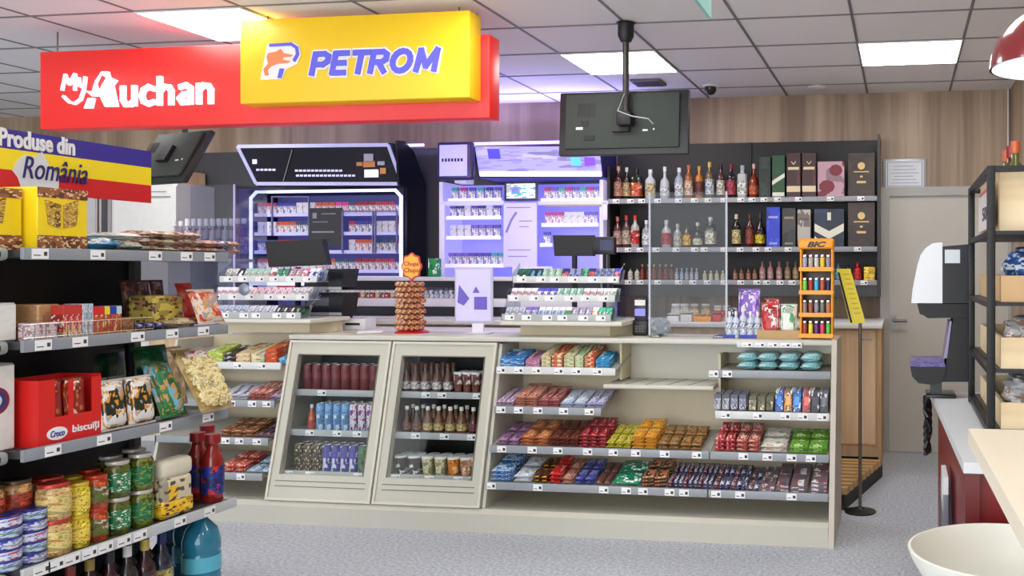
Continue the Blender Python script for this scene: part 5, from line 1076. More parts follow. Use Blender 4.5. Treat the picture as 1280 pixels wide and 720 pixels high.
# hanging clear screen over the counter
gy = 4.90; gxa, gxb = X(812, gy), X(908, gy); gz = Z(860, 240, gy)
GS = thing('counter_screen', 'clear upright protective screen between the payment terminal and sanitizer bottles', 'screen guard', ((gxa + gxb) / 2, gy, WT))
MB().box(gxa, gxb, gy, gy + .006, WT + .001, gz).build('pane', glass((240, 242, 244), .012), GS)
for xx in (gxa, gxb): MB().box(xx - .006, xx + .006, gy - .001, gy + .009, WT + .0008, gz + .001).build('edge_profile', glass((175, 178, 195), .16), GS)
for xx in (gxa + .04, gxb - .04): MB().rbox(xx - .03, xx + .03, gy - .04, gy - .002, WT + .0005, WT + .012, .003).build('foot', glass((190, 192, 200), .2), GS)
# sanitizer bottles on blue card trays
ty = 4.90
for i, (u, c) in enumerate([(912, 0), (920, 0), (929, 1), (938, 0), (947, 0)]):
    put('san%d' % c, mk_bottle((205, 216, 232), (228, 234, 244), (236, 236, 240), .135 + c * .02, .020, 'round', name='sanitizer_bottle', lab2=(50, 70, 170)), (X(u, ty), ty, WT + .0125), desc=['white sanitizer bottle', 'taller white sanitizer bottle'][c], place='on blue card tray', cat='bottle')
for i, (u0, u1) in enumerate(((897, 922), (924, 952))):
    o = MB().rbox(X(u0, 4.87), X(u1, 4.87), 4.866, 4.94, WT + .0005, WT + .012, .002).build('card_tray', mat((225, 228, 235), .4)); tag(o, ['blue lipped card tray nearer the clear screen', 'blue lipped card tray nearer the red bags'][i], 'tray')
    MB().box(X(u0, 4.864), X(u1 - 3, 4.864), 4.862, 4.8655, WT + .0005, WT + .02).build('front_lip', mat((28, 50, 160), .4), o)
# violet goods behind, dark pack
ty = 5.0
def sack(u0, u1, v0, yy, c, nm, cat_, seed, name, base=WT + .0005, th=.05, c2=None, c3=None):
    wd = X(u1, yy) - X(u0, yy); ht = Z((u0 + u1) / 2, v0, yy) - base
    f = mk_pouch(wd, ht * .94, th, c, c2 or rr(c, 1.35), c3 or (235, 235, 240), seed, name, crimp=.06)
    o = f(); o.rotation_euler = (math.radians(84), 0, 0); o.location = ((X(u0, yy) + X(u1, yy)) / 2, yy + th, base + ht * .50 + .002); tag(o, nm, cat_); return o
sack(921, 949, 362, 5.02, (136, 96, 196), 'violet bag standing behind the sanitizer bottles', 'bag', 1, 'sweets_bag', th=.06)
sack(908, 921, 384, 5.03, (40, 40, 48), 'small black pouch behind the sanitizer bottles', 'pouch', 2, 'pouch', th=.03)
CT_ = MB().box(X(946, 4.86), X(1000, 4.86), 4.86, 4.98, WT + .0005, WT + .004).box(X(946, 4.86), X(1000, 4.86), 4.86, 4.864, WT + .004, WT + .048).box(X(946, 4.86), X(1000, 4.86), 4.976, 4.98, WT + .004, WT + .048).build('cardboard_tray', mat((190, 158, 112), .7)); tag(CT_, 'low brown cardboard tray holding red and white bags by the lighter stand', 'tray')
sack(951, 974, 380, 4.875, (206, 36, 40), 'red snack bag standing in the cardboard tray', 'bag', 3, 'snack_bag', base=WT + .006, th=.045, c2=(235, 220, 215), c3=(160, 20, 30))
sack(975, 996, 381, 4.875, (226, 230, 222), 'white and green snack bag standing in the cardboard tray', 'bag', 4, 'snack_bag', base=WT + .006, th=.045, c2=(60, 160, 96), c3=(236, 238, 232))
sack(955, 973, 374, 4.925, (180, 50, 54), 'dark red snack bag at the back of the cardboard tray', 'bag', 5, 'snack_bag', base=WT + .006, th=.035)
# price strip on the counter end
PRS = MB().rbox(X(921, 4.77), X(1003, 4.77), 4.765, 4.7835, 1.0, 1.03, .003).build('price_strip', mat((215, 217, 218), .3)); tag(PRS, 'white price strip fixed to the worktop edge under the sanitizer bottles', 'price strip')
tags(0, 0, 4.7648, 1.003, 1.027, 0, PRS, 0, [X(u, 4.765) for u in (934, 950, 966, 982, 996)])
# lighter stand
ly2 = 4.86; la, lb = X(999, ly2), X(1042, ly2)
YO = mat((244, 160, 22), .35, var=.02)
LS = thing('lighter_stand', 'tall orange lighter stand with four shelves of coloured lighters', 'display stand', ((la + lb) / 2, ly2, WT))
lt = Z(1020, 298, ly2)
for a in (la + .004, lb - .014): MB().rbox(a, a + .010, ly2, ly2 + .10, WT + .0005, lt - .05, .002).build('side_panel', YO, LS)
MB().rbox(la + .0145, lb - .0145, ly2 + .088, ly2 + .098, WT + .02, lt - .05, .002).build('back_panel', mat((90, 70, 60), .4), LS)
hd = MB().rbox(la - .004, lb + .002, ly2 - .01, ly2 + .04, lt - .058, lt, .012, seg=3).build('header_sign', YO, LS)
text_mb('BIC', X(1009, ly2), X(1033, ly2), Z(1020, 309, ly2), Z(1020, 302, ly2), ly2 - .0125, .002, .05, .3).build('lettering', mat((30, 26, 20), .4), hd)
lz = [Z(1020, v, ly2) for v in (420, 394, 366, 337)]
LC = [[(170, 60, 60), (235, 225, 60), (110, 50, 140), (225, 70, 110), (90, 200, 70)], [(150, 130, 120), (160, 96, 70), (150, 146, 160), (110, 120, 110), (190, 120, 80)], [(120, 205, 70), (180, 50, 50), (60, 180, 225), (200, 80, 60), (46, 36, 90)], [(160, 170, 190), (190, 180, 160), (205, 208, 214), (235, 205, 40), (150, 140, 160)]]
LN = [['red', 'yellow', 'purple', 'pink', 'green'], ['taupe', 'brown', 'lilac grey', 'grey green', 'orange brown'], ['lime green', 'red', 'sky blue', 'rust red', 'dark violet'], ['steel blue', 'sand', 'silver', 'gold yellow', 'mauve grey']]
for k, z in enumerate(lz):
    S = MB().rbox(la - .002, lb, ly2 - .012, ly2 + .0865, z - .007, z + .002, .002).build('shelf', YO, LS)
    MB().box(la + .0, lb - .002, ly2 - .0155, ly2 - .0122, z - .009, z + .014).build('shelf_lip', YO, S)
    for i in range(5):
        def f(c=LC[k][i]):
            o = MB().lathe([(.011, 0), (.0125, .004), (.0125, .062), (.011, .064)], n=10).build('lighter', mat(c, .25), None, (0, 0, 0))
            MB().rbox(-.009, .009, -.009, .009, .0645, .080, .003).build('metal_top', CHROME, o); return o
        put(('lighter', k, i), f, (la + .030 + i * (lb - la - .060) / 4, ly2 + .010, z + .0025), desc=LN[k][i] + ' lighter', place='in orange stand on ' + ['lowest', 'third', 'second', 'top'][k] + ' shelf', cat='lighter')
# stanchion pole and yellow sign
sx_, sy_ = -.245, 5.27
ST_ = thing('stanchion', 'slim dark metal pole on a round black base behind the counter end', 'stanchion', (sx_, sy_, 0))
MB().lathe([(.092, 0), (.092, .008), (.03, .018), (.016, .03)], sx_, sy_, 0, 32).build('base', mat((40, 36, 34), .3, .4), ST_)
MB().lathe([(.010, .03), (.010, 1.14)], sx_, sy_, 0, 12).build('pole', mat((120, 112, 104), .3, .8), ST_)
yy = 5.22
c_ = [(X(1046, yy), Z(1046, 336, yy)), (X(1063, yy), Z(1063, 336, yy)), (X(1082, yy), Z(1082, 403, yy)), (X(1063, yy), Z(1063, 405, yy))]
YS = thing('yellow_sign', 'tilted bright yellow sign board with black spine on the pole', 'sign', (X(1062, yy), yy, c_[3][1]))
MB().prism(c_, yy - .03, yy + .015, 'y').build('board', mat((246, 226, 30), .4, var=.03), YS)
MB().prism([(c_[0][0] + .006, c_[0][1] - .02), (c_[0][0] + .018, c_[0][1] - .02), (c_[3][0] + .014, c_[3][1] + .01), (c_[3][0] + .001, c_[3][1] + .01)], yy - .032, yy - .0302, 'y').build('black_spine', BLACK, YS)
pr = MB()
for i in range(9):
    t = .1 + i * .09; xa_ = c_[1][0] + (c_[2][0] - c_[1][0]) * t; zz = c_[1][1] + (c_[2][1] - c_[1][1]) * t; pr.box(xa_ - .05, xa_ - .012, yy - .0315, yy - .0302, zz - .003, zz + .002)
pr.build('print', mat((205, 180, 30)), YS)
MB().rbox(sx_ - .018, sx_ + .018, yy + .0155, sy_ + .02, 1.1405, 1.175, .004).build('clamp', BLACK, YS)
# framed certificate
cx0, cx1 = X(1104, 7.04), X(1158, 7.04); cz0, cz1 = Z(1131, 237, 7.04), Z(1131, 198, 7.04)
CF = thing('framed_certificate', 'silver framed white certificate above the door corner', 'certificate', ((cx0 + cx1) / 2, 7.05, cz0))
MB().rbox(cx0, cx1, 7.045, 7.069, cz0, cz1, .004).build('frame', mat((170, 174, 180), .35, .3), CF)
MB().box(cx0 + .02, cx1 - .02, 7.043, 7.0448, cz0 + .018, cz1 - .018).build('paper', mat((222, 224, 230), .3), CF)
ln_ = MB()
for i in range(6): ln_.box(cx0 + .06 + .012 * (i % 3), cx1 - .06 - .02 * ((i * 7) % 3), 7.0418, 7.0428, cz0 + .05 + i * .026, cz0 + .054 + i * .026)
for q in ((cx0 + .03, cx1 - .03, cz0 + .026, cz0 + .030), (cx0 + .03, cx1 - .03, cz1 - .030, cz1 - .026), (cx0 + .03, cx0 + .036, cz0 + .026, cz1 - .026), (cx1 - .036, cx1 - .03, cz0 + .026, cz1 - .026)): ln_.box(q[0], q[1], 7.0418, 7.0428, q[2], q[3])
ln_.build('printed_lines', mat((120, 136, 180)), CF)
cd = MB().lathe([(.006, Z(1262, 185, 7.03)), (.006, CEIL - .003)], .80, 7.04).build('corner_cable', mat((225, 225, 225))); tag(cd, 'thin white cable pipe running down the wall corner above the door', 'pipe'); 

# ================================================================== TALL GONDOLA
GXF, GXB = -2.85, -3.30
gy0, gy1 = Yx(33, GXF), Yx(285.5, GXF)
def gY(u, x=GXF): return Yx(u, x)
GD = thing('gondola_shelving', 'black-backed gondola shelving with grocery products at the aisle side', 'shelving', ((GXF + GXB) / 2, (gy0 + gy1) / 2, 0))
MB().box(GXB - .02, GXB, gy0 - 1.1, gy1, .0705, 1.50).build('back_panel', mat((20, 20, 22), .5), GD)
MB().box(GXB, GXF - .02, gy0 - 1.1, gy1, 0, .07).build('base', mat((60, 60, 62), .5), GD)
MB().box(GXB + .0, GXB + .03, gy1 - .032, gy1 + .0, .0705, 1.46).build('upright', mat((70, 70, 72), .4), GD)
MB().box(GXB + .0, GXB + .03, gy0 - .04, gy0 - .01, .0705, 1.46).build('upright', BLACK, GD)
GZ = [Zx(285.5, 321.5, GXF), Zx(285, 411, GXF), Zx(285, 516.5, GXF), Zx(294, 628, GXF)]
gt = [[50, 122, 194, 233, 262], [54, 100, 172, 215, 254], [66, 130, 207, 260], [52, 70, 90, 112, 132, 155, 175, 225, 262]]
GR = mat((140, 146, 152), .3)
def gtags(y_s, z0, z1, parent, x=GXF):
    for yc in y_s:
        wd = .058; b = MB().box(x + .0003, x + .0025, yc - wd / 2, yc + wd / 2, z0, z1)
        b.box(x + .0024, x + .003, yc - wd * .42, yc + wd * .0, z0 + (z1 - z0) * .3, z0 + (z1 - z0) * .4, 1).box(x + .0024, x + .003, yc + wd * .2, yc + wd * .4, z0 + (z1 - z0) * .3, z0 + (z1 - z0) * .7, 1)
        b.build('price_tag', [TAGW, TAGK], parent)
for k, z in enumerate(GZ):
    ye = gy1 if k < 3 else Yx(296, GXF)
    S = MB().box(GXB + .0005, GXF - .014, gy0, ye - .002, z - .012, z + .012).build('shelf', mat((70, 72, 74), .4), GD)
    MB().rbox(GXF - .0135, GXF, gy0 - .01, ye, z - .020, z + .020, .002).build('price_rail', GR if k < 3 else mat((196, 200, 204), .3), S)
    gtags([gY(u) for u in gt[k]], z - .017, z + .017, S)
    # neighbouring bay towards the camera with rounded end cap
    S2_ = MB().box(GXB + .0005, GXF - .06, gy0 - 1.1, gy0 - .03, z - .012, z + .012).build('shelf', mat((60, 62, 64), .4), GD)
    cap = MB().rbox(GXF - .075, GXF - .035, gy0 - .60, gy0 - .022, z - .024, z + (.020 if k < 3 else .011), .015, seg=3).build('rounded_rail', mat((150, 156, 152), .35), S2_)
    MB().rbox(GXF - .0355, GXF - .033, gy0 - .10, gy0 - .055, z - .012, z + .006, .001).build('rail_slot', BLACK, cap)
MB().box(GXB + .001, GXF - .06, gy1 + .0005, gy1 + .012, GZ[1] + .02, GZ[0] - .014).build('end_glass', glass((200, 200, 205), .04), GD)
# tricolour sign on top
sxp = -3.22; sya, syb = -.2, Yx(189, sxp)
def SZ(u, v): return Zx(u, v, sxp)
zt_, z1_, z2_, zb_ = SZ(189, 189.5), SZ(189, 210), SZ(189, 232), SZ(189, 254)
sya = 1.2
BN = thing('tricolour_sign', 'blue yellow and red sign board with white script on the gondola top', 'sign', (sxp, (sya + syb) / 2, zb_))
MB().box(sxp - .006, sxp, sya, syb, zb_, z2_).build('red_band', mat((214, 28, 32), .4, var=.02), BN)
MB().box(sxp - .006, sxp, sya, syb, z2_ + .0001, z1_).build('yellow_band', mat((252, 226, 24), .4, var=.02), BN)
MB().box(sxp - .006, sxp, sya, syb, z1_ + .0001, zt_).build('blue_band', mat((54, 40, 150), .4, var=.02), BN)
for yy in (syb - .25, sya + .3): MB().lathe([(.006, 1.4955), (.006, zb_ - .0005)], sxp - .012, yy).box(sxp - .02, sxp - .0062, yy - .01, yy + .01, zb_ - .001, zb_ + .05).build('support_rod', STEEL, BN)
def SPt(u, v): return (Yx(u, sxp), SZ(u, v))
text_mb('Produse din', SPt(-2, 185)[0], SPt(93, 191)[0], SPt(40, 186)[1] - .005, SPt(45, 166)[1], sxp + .004, .006, .03, facing='+x').build('lettering', mat((240, 240, 244), .4, var=0), BN)
mp_ = [(15, 213), (22, 200), (31, 193), (44, 196), (52, 190), (58, 201), (62, 210), (72, 218), (73, 228), (72, 240), (64, 235), (54, 240), (46, 245), (36, 240), (26, 235), (22, 222)]
MB().prism([SPt(*q) for q in mp_], sxp + .0003, sxp + .003, 'x').build('map_shape', mat((222, 226, 234), .4, var=.02), BN)
text_mb('România', SPt(27, 225)[0], SPt(108, 215)[0], SPt(60, 222)[1] - .012, SPt(60, 200)[1] + .004, sxp + .0065, .004, .0, .3, facing='+x').build('script_lettering', mat((40, 34, 110), .4, var=0), BN)

def gput(key, mk, u, v_dummy, k, dx=.0, dz=0.0, rz=math.pi / 2, rx=0.0, desc='', shelf_='', cat='pack', scale=(1, 1, 1), ydir=None, x=None):
    """product on gondola shelf k seen at pixel u, dx metres behind the shelf edge"""
    xx = GXF - .02 - dx; yy = Yx(u, xx)
    return put(key, mk, (xx, yy, (GZ[k] if k < 4 else .0705) + (.0125 if k < 4 else 0) + dz), rot=(rx, 0, rz), desc=desc, place=shelf_, cat=cat, end='counter', scale=scale)
T1, T2_, T3, T4, T5 = 'on gondola top shelf', 'on second gondola shelf', 'on third gondola shelf', 'on fourth gondola shelf', 'on gondola base'
# top shelf: wafer cartons
def wafer(wd, ht, seed):
    def f():
        o = MB().rbox(-wd / 2, wd / 2, -.07, .07, 0, ht, .003, seg=1).build('wafer_carton', mat((246, 214, 30), .4), None, (0, 0, 0))
        brn = pmat((150, 90, 56), (96, 52, 34), (226, 190, 140), 9, seed, .5)
        MB().box(-wd * .499, wd * .499, -.0715, -.0702, .001, ht * .24).box(-wd * .499, wd * .499, -.0715, -.0702, ht * .84, ht * .999).build('nut_band', brn, o)
        MB().prism([(-wd * .36, ht * .80), (-wd * .30, ht * .42), (-.002 - wd * .05, ht * .36), (-wd * .05, ht * .74)], -.073, -.0703, 'y').prism([(wd * .0, ht * .74), (wd * .0, ht * .36), (wd * .26, ht * .42), (wd * .30, ht * .84)], -.073, -.0703, 'y').build('wafer_picture', pmat((190, 150, 60), (110, 70, 30), (230, 200, 110), 8, seed), o)
        return o
    return f
yA, yB = Yx(23, GXF - .12), Yx(89, GXF - .12); hw = Zx(89, 250, GXF - .12) - GZ[0] - .012
gput('wafer1', wafer(yB - yA - .006, hw + .03, 1), 57, 0, 0, .10, desc='yellow wafer carton with wafer picture', shelf_=T1, cat='carton')
gput('wafer0', wafer(.28, hw + .02, 2), 1, 0, 0, .145, desc='plain yellow wafer carton nearest the aisle start', shelf_=T1, cat='carton').location.y = yA - .15
bmk = lambda w_, l_, t_, a, b, c, s, nm='bread_pack': mk_pouch(w_, l_, t_, a, b, c, s, nm, crimp=.06)
gput('cake_b', bmk(.10, .18, .055, (50, 140, 185), (226, 228, 225), (30, 100, 160), 3, 'cake_pack'), 109, 0, 0, .08, rz=math.pi / 2, desc='bright blue cake pack', shelf_=T1)
gput('cake_w', bmk(.13, .18, .045, (214, 208, 190), (110, 160, 190), (90, 80, 60), 4, 'cake_pack'), 141, 0, 0, .08, desc='cream and blue cake pack', shelf_=T1)
gput('cake_w2', bmk(.13, .18, .03, (226, 222, 214), (150, 190, 205), (240, 240, 236), 5, 'cake_pack'), 140, 0, 0, .09, .046, desc='pale upper cake pack', shelf_=T1)
for i, (u, w_) in enumerate(((175, .07), (193, .07), (208, .04), (227, .08), (250, .07), (266, .06), (276, .05))):
    for l in range(3 if i < 4 else 2):
        gput('roll%d' % (i % 3 if i < 4 else 3 + i % 2), bmk(w_, .15, .029, [(150, 96, 62), (222, 208, 176), (160, 90, 66), (190, 130, 110), (90, 84, 130)][i % 3 if i < 4 else 3 + i % 2], [(226, 214, 190), (120, 70, 46), (228, 214, 190), (226, 190, 170), (205, 190, 205)][i % 3 if i < 4 else 3 + i % 2], (236, 230, 220), 6 + i, 'roll_pack'), u, 0, 0, .08, l * .0296, desc=['brown', 'cream', 'russet', 'dusty pink', 'slate violet'][i % 3 if i < 4 else 3 + i % 2] + ' roll pack', shelf_=T1 + ['', ' second layer', ' third layer'][l])
# second shelf
WB = (226, 226, 222)
gput('wbox', mk_box(.24, .12, .13, WB, (224, 224, 220), (220, 220, 215), 1, 'white_carton'), 8, 0, 1, .125, desc='plain white carton beside the shelf end cap', shelf_=T2_, cat='carton').location.y = Yx(31, GXF - .06) - .122
gput('cbx', mk_box(.085, .12, .12, (176, 134, 92), (160, 118, 80), (190, 150, 110), 2, 'open_carton', panel=(150, 110, 74)), 43, 0, 1, .12, desc='brown open cardboard carton', shelf_=T2_, cat='carton')
for i, u in enumerate((38, 47, 57)): gput('pinkp', mk_box(.034, .06, .06, (214, 190, 196), (160, 110, 120), (236, 232, 232), 3, 'wafer_pack'), u, 0, 1, .035, desc='small pinkish wafer pack', shelf_=T2_)
for i, u in enumerate((71, 78.5, 86)):
    gput('redw', mk_box(.026, .08, .115, (196, 50, 46), (222, 190, 120), (214, 216, 222), 4, 'wafer_pack', lidc=(190, 60, 52)), u, 0, 1, .05, desc='red and beige wafer pack', shelf_=T2_)
for i, u in enumerate((95, 101)): gput('greyw', mk_box(.024, .08, .118, (160, 176, 196), (214, 220, 228), (226, 228, 232), 5, 'wafer_pack'), u, 0, 1, .05, desc='grey blue wafer pack', shelf_=T2_)
for i, (u, c, nm) in enumerate([(108, (214, 40, 44), 'red striped'), (115, (214, 40, 44), 'red striped'), (121.5, (240, 205, 50), 'yellow striped'), (130, (36, 60, 170), 'blue striped'), (136.5, (190, 205, 222), 'silver striped')]):
    gput('tri%d' % ([0, 0, 1, 2, 3][i]), mk_box(.026, .08, .105, (196, 90, 60), (226, 200, 130), (170, 50, 46), 6 + i, 'wafer_pack', lidc=c), u, 0, 1, .05, desc=nm + ' wafer pack', shelf_=T2_)
gput('brw', mk_box(.05, .06, .06, (160, 110, 70), (222, 180, 120), (120, 60, 40), 7, 'wafer_pack'), 152, 0, 1, .042, desc='small brown wafer pack', shelf_=T2_)
for i, u in enumerate((165, 178, 190)): gput('navyp', mk_pouch(.05, .08, .035, (60, 60, 120), (190, 196, 226), (40, 40, 90), 8, 'biscuit_pack'), u, 0, 1, .055, desc='navy biscuit pack', shelf_=T2_)
gput('ylwp', mk_box(.15, .12, .135, (226, 205, 100), (190, 150, 90), (110, 60, 50), 9, 'biscuit_carton'), 195, 0, 1, .155, desc='yellow biscuit carton', shelf_=T2_, cat='carton')
gput('tanp', mk_pouch(.10, .10, .045, (205, 184, 146), (120, 80, 56), (226, 214, 190), 10, 'biscuit_pack'), 223, 0, 1, .06, desc='tan biscuit pack', shelf_=T2_)
def stand_bag(u, k, dx, wd, ht, th, cols, seed, desc, shelf_, lean=12, nm='snack_bag', yaw=0, dz=0):
    f = mk_pouch(wd, ht, th, *cols, seed, nm, crimp=.07)
    o = gput(('sb', desc, shelf_), f, u, 0, k, dx, ht * .54 * math.cos(math.radians(lean)) + dz + .004, rx=0, desc=desc, shelf_=shelf_, cat='bag')
    o.rotation_euler = Matrix.Rotation(math.pi / 2 + yaw, 3, 'Z').to_euler() if 0 else (Matrix.Rotation(math.pi / 2 + yaw, 3, 'Z') @ Matrix.Rotation(math.radians(90 - lean), 3, 'X')).to_euler()
    return o
stand_bag(252, 1, .04, .15, .145, .045, ((222, 205, 190), (190, 60, 50), (230, 150, 60)), 11, 'cream bag with red and orange print', T2_, 22)
stand_bag(232, 1, .14, .09, .17, .03, ((206, 60, 44), (226, 140, 70), (150, 40, 34)), 12, 'tall red and orange bag', T2_, 18)
for i, u in enumerate((160, 178, 196)): stand_bag(u, 1, .275, .072, .18, .02, ((86, 50, 46), (150, 100, 84), (60, 36, 36)), 13, 'dark brown bag at the back', T2_, 10)
wg = MB()
for zz in (.055, .10): wg.tube([(GXF - .016, Yx(34, GXF), GZ[1] + zz - .03), (GXF - .016, Yx(196, GXF), GZ[1] + zz - .03)], .0016, 5)
for i in range(14): yy = Yx(34, GXF) + (Yx(196, GXF) - Yx(34, GXF)) * i / 13; wg.tube([(GXF - .016, yy, GZ[1] + .0125), (GXF - .016, yy, GZ[1] + .07)], .0014, 5)
wg.build('wire_guard', CHROME, GD)
# third shelf
gput('wbox3', mk_box(.30, .12, .29, WB, (225, 225, 221), (221, 221, 217), 1, 'white_carton'), 5, 0, 2, .125, desc='white carton with round blue and red logo', shelf_=T3, cat='carton').location.y = Yx(29, GXF - .06) - .152
wb = PLACED[-1][0]
lg = MB()
def ring_(mbx, cx, cz, r0, r1, y, n=20, m=0):
    vs = [(cx + r * math.cos(2 * math.pi * i / n), yy_, cz + r * math.sin(2 * math.pi * i / n)) for yy_ in (y, y + .001) for r in (r0, r1) for i in range(n)]
    fs = []
    for i in range(n):
        j = (i + 1) % n; fs += [(i, j, n + j, n + i), (2 * n + i, 3 * n + i, 3 * n + j, 2 * n + j), (n + i, n + j, 3 * n + j, 3 * n + i)]
    mbx.add(vs, fs, m)
ring_(lg, .08, .17, .034, .046, -.0622, m=0); ring_(lg, .08, .17, .022, .034, -.0622, m=1); lg.build('round_logo', [mat((120, 40, 60)), mat((40, 60, 130))], wb)
# red biscuit display box with two windows
bA, bB = Yx(30, GXF - .02), Yx(111, GXF - .02); bw = bB - bA
def bisc():
    ht = .225; o = MB().box(-bw / 2, bw / 2, -.06, -.058, 0, ht * .42).box(-bw / 2, -bw * .25, -.06, -.058, ht * .42, ht).box(-bw * .04, bw * .04, -.06, -.058, ht * .42, ht * .96).box(bw * .34, bw / 2, -.06, -.058, ht * .42, ht * .96).box(-bw / 2, -bw / 2 + .002, -.0579, .10, 0, ht).box(bw / 2 - .002, bw / 2, -.0579, .10, 0, ht).box(-bw / 2, bw / 2, .098, .10, 0, ht).build('biscuit_box', mat((214, 34, 30), .4, var=.03), None, (0, 0, 0))
    text_mb('biscuiți', bw * .02, bw * .46, ht * .10, ht * .25, -.062, .0016, .02).build('lettering', WHITE, o)
    e = MB().prism([(-bw * .22 + bw * .16 * math.cos(a * math.pi / 8), ht * .17 + ht * .10 * math.sin(a * math.pi / 8)) for a in range(16)], -.062, -.0603, 'y').build('oval_logo', mat((236, 236, 240)), o)
    text_mb('Croco', -bw * .33, -bw * .11, ht * .12, ht * .22, -.0635, .0012, .02, .2).build('logo_lettering', mat((40, 50, 140)), e)
    return o
gput('bisc', bisc, 70, 0, 2, .065, desc='red biscuit display box with two openings', shelf_=T3, cat='box')
for i, u in enumerate((58, 88)):
    stand_bag(u, 2, .045, .085, .15, .03, ((150, 40, 36), (236, 225, 215), (196, 130, 70)), 14 + i * 0, 'red biscuit bag inside the red box', T3, 4, dz=.055)
for i, (u, w_) in enumerate(((131, .125), (167, .125))):
    stand_bag(u, 2, .045, w_, .175, .05, ((226, 226, 222), (36, 44, 34), (222, 150, 50)), 16, 'white bag with black and olive print', T3, 8)
for i, u in enumerate((122, 146)): stand_bag(u, 2, .16, .08, .17, .025, ((180, 176, 170), (60, 60, 56), (120, 100, 70)), 17, 'grey bag behind the white bags', T3, 8)
stand_bag(188, 2, .15, .17, .27, .05, ((20, 96, 50), (40, 130, 70), (14, 70, 40)), 18, 'dark green snack bag', T3, 14)
stand_bag(198, 2, .07, .13, .22, .055, ((36, 120, 64), (120, 180, 210), (205, 150, 80)), 19, 'green snack bag with blue picture', T3, 24)
for i, u in enumerate((134,)): stand_bag(u, 2, .32, .15, .25, .04, ((18, 60, 40), (28, 90, 56), (14, 44, 32)), 20, 'dim green bag at the back', T3, 6)
# puffed corn snack bag, translucent with puffs showing
cs = stand_bag(246, 2, .03, .18, .27, .06, ((196, 166, 106), (214, 190, 130), (180, 150, 96)), 21, 'large see-through bag of pale puffed snacks', T3, 30)
pu = MB(); rnd = random.Random(5)
for i in range(210):
    px__, pyy = rnd.uniform(-.076, .076), rnd.uniform(-.12, .085); 
    if rnd.random() < .02: continue
    zz = .06 * (.5 + .5 * (1 - abs(px__ / .1) ** 4) ** .5 * max(0, (1 - abs(pyy / .135) ** 5)) ** .5) - .004
    a = rnd.uniform(0, 3.1); L = .015; pu.tube([(px__ - L * math.cos(a), pyy - L * math.sin(a), zz), (px__, pyy, zz + .005), (px__ + L * math.cos(a + .5), pyy + L * math.sin(a + .5), zz)], [.005, .0085, .005], 6)
pf = pu.build('puffs', pmat((236, 220, 160), (222, 190, 110), (244, 236, 200), 8, 3, .5), cs); pf['kind'] = 'stuff'; MB().box(-.05, .05, .088, .12, .052, .058).build('header_label', pmat((226, 222, 214), (190, 50, 50), (180, 40, 44), 3, 4), cs)
stand_bag(208, 2, .31, .14, .24, .05, ((176, 150, 110), (140, 110, 76), (205, 186, 150)), 22, 'brown see-through bag behind the puffed snacks', T3, 8)
# fourth shelf
tinC = [((205, 210, 226), (60, 60, 160)), ((190, 200, 220), (90, 150, 90)), ((214, 216, 228), (190, 70, 70))]
for j, u in enumerate((37, 4)):
    for l in range(5):
        c = (l + j) % 3; gput('tin%d' % c, mk_tin(*tinC[c], h=.036, r=.049, seed=c), u, 0, 3, .074, l * .0365, desc=['white and blue', 'pale and green', 'white and red'][c] + ' pate tin', shelf_=T4 + (' %s layer' % ['bottom', 'second', 'third', 'fourth', 'top'][l]), cat='tin')
jj = [(67, .085, (205, 170, 110), (226, 200, 130), (190, 60, 50), 'peach sauce jar', 0, 2), (97, .06, (226, 200, 60), (240, 220, 90), (225, 195, 60), 'yellow mustard jar', 1, 2), (120.5, .0, (190, 80, 40), (90, 110, 50), (196, 60, 36), 'orange vegetable spread jar', 2, 2), (146.5, .0, (90, 96, 40), (24, 120, 70), (200, 196, 190), 'pickle jar with green label', 3, 2), (175.5, .0, (96, 104, 40), (20, 110, 64), (200, 196, 190), 'gherkin jar with green label', 4, 2)]
for (u, _, cont, lab, lid, nm, s_, n_) in jj:
    for r_ in range(2):
        for l in range(2):
            hh = [.125, .115, .12, .137, .14][s_]
            gput(('jar', s_), mk_jar(cont, lab, lid, hh, [.050, .036, .036, .041, .043][s_], .014, s_, 'food_jar', l2=[(190, 120, 70), (235, 210, 90), (200, 190, 170), (30, 140, 90), (26, 120, 76)][s_], l3=[(150, 160, 70), (190, 120, 40), (120, 60, 40), (235, 235, 225), (150, 160, 60)][s_]), u - (8 if r_ else 0), 0, 3, .056 + r_ * .105, l * (hh + .0008), desc=nm, shelf_=T4 + [' lower', ' upper'][l] + (' behind' if r_ else ''), cat='jar')
for i, u in enumerate((-50, -14, 22)): gput('jar_t', mk_jar((196, 150, 96), (190, 80, 60), (90, 76, 60), .135, .046, .014, 8, 'food_jar'), u - 2, 0, 3, .15, .06 * 0, desc='brown sauce jar behind the tins', shelf_=T4, cat='jar')
for i, u in enumerate((-50, -14, 22)): gput('jar_t', None, u - 2, 0, 3, .15, .136, desc='upper brown sauce jar behind the tins', shelf_=T4, cat='jar')
def pouch2():
    o = MB().rbox(-.078, .078, -.04, .04, 0, .165, .02, seg=3).build('flour_bag', pmat((214, 204, 176), (240, 190, 40), (90, 80, 60), 3, 4), None, (0, 0, 0))
    MB().rbox(-.074, .080, -.042, .036, .160, .235, .022, seg=3).build('folded_top', mat((222, 214, 190), .45, var=.1, scale=30), o)
    MB().rbox(-.0785, .0785, -.041, .0405, .012, .075, .006, seg=1).build('yellow_band', pmat((244, 190, 36), (250, 210, 70), (60, 50, 30), 4, 6), o); return o
gput('pouch2', pouch2, 212, 0, 3, .05, desc='cream and yellow bag with folded top', shelf_=T4, cat='bag')
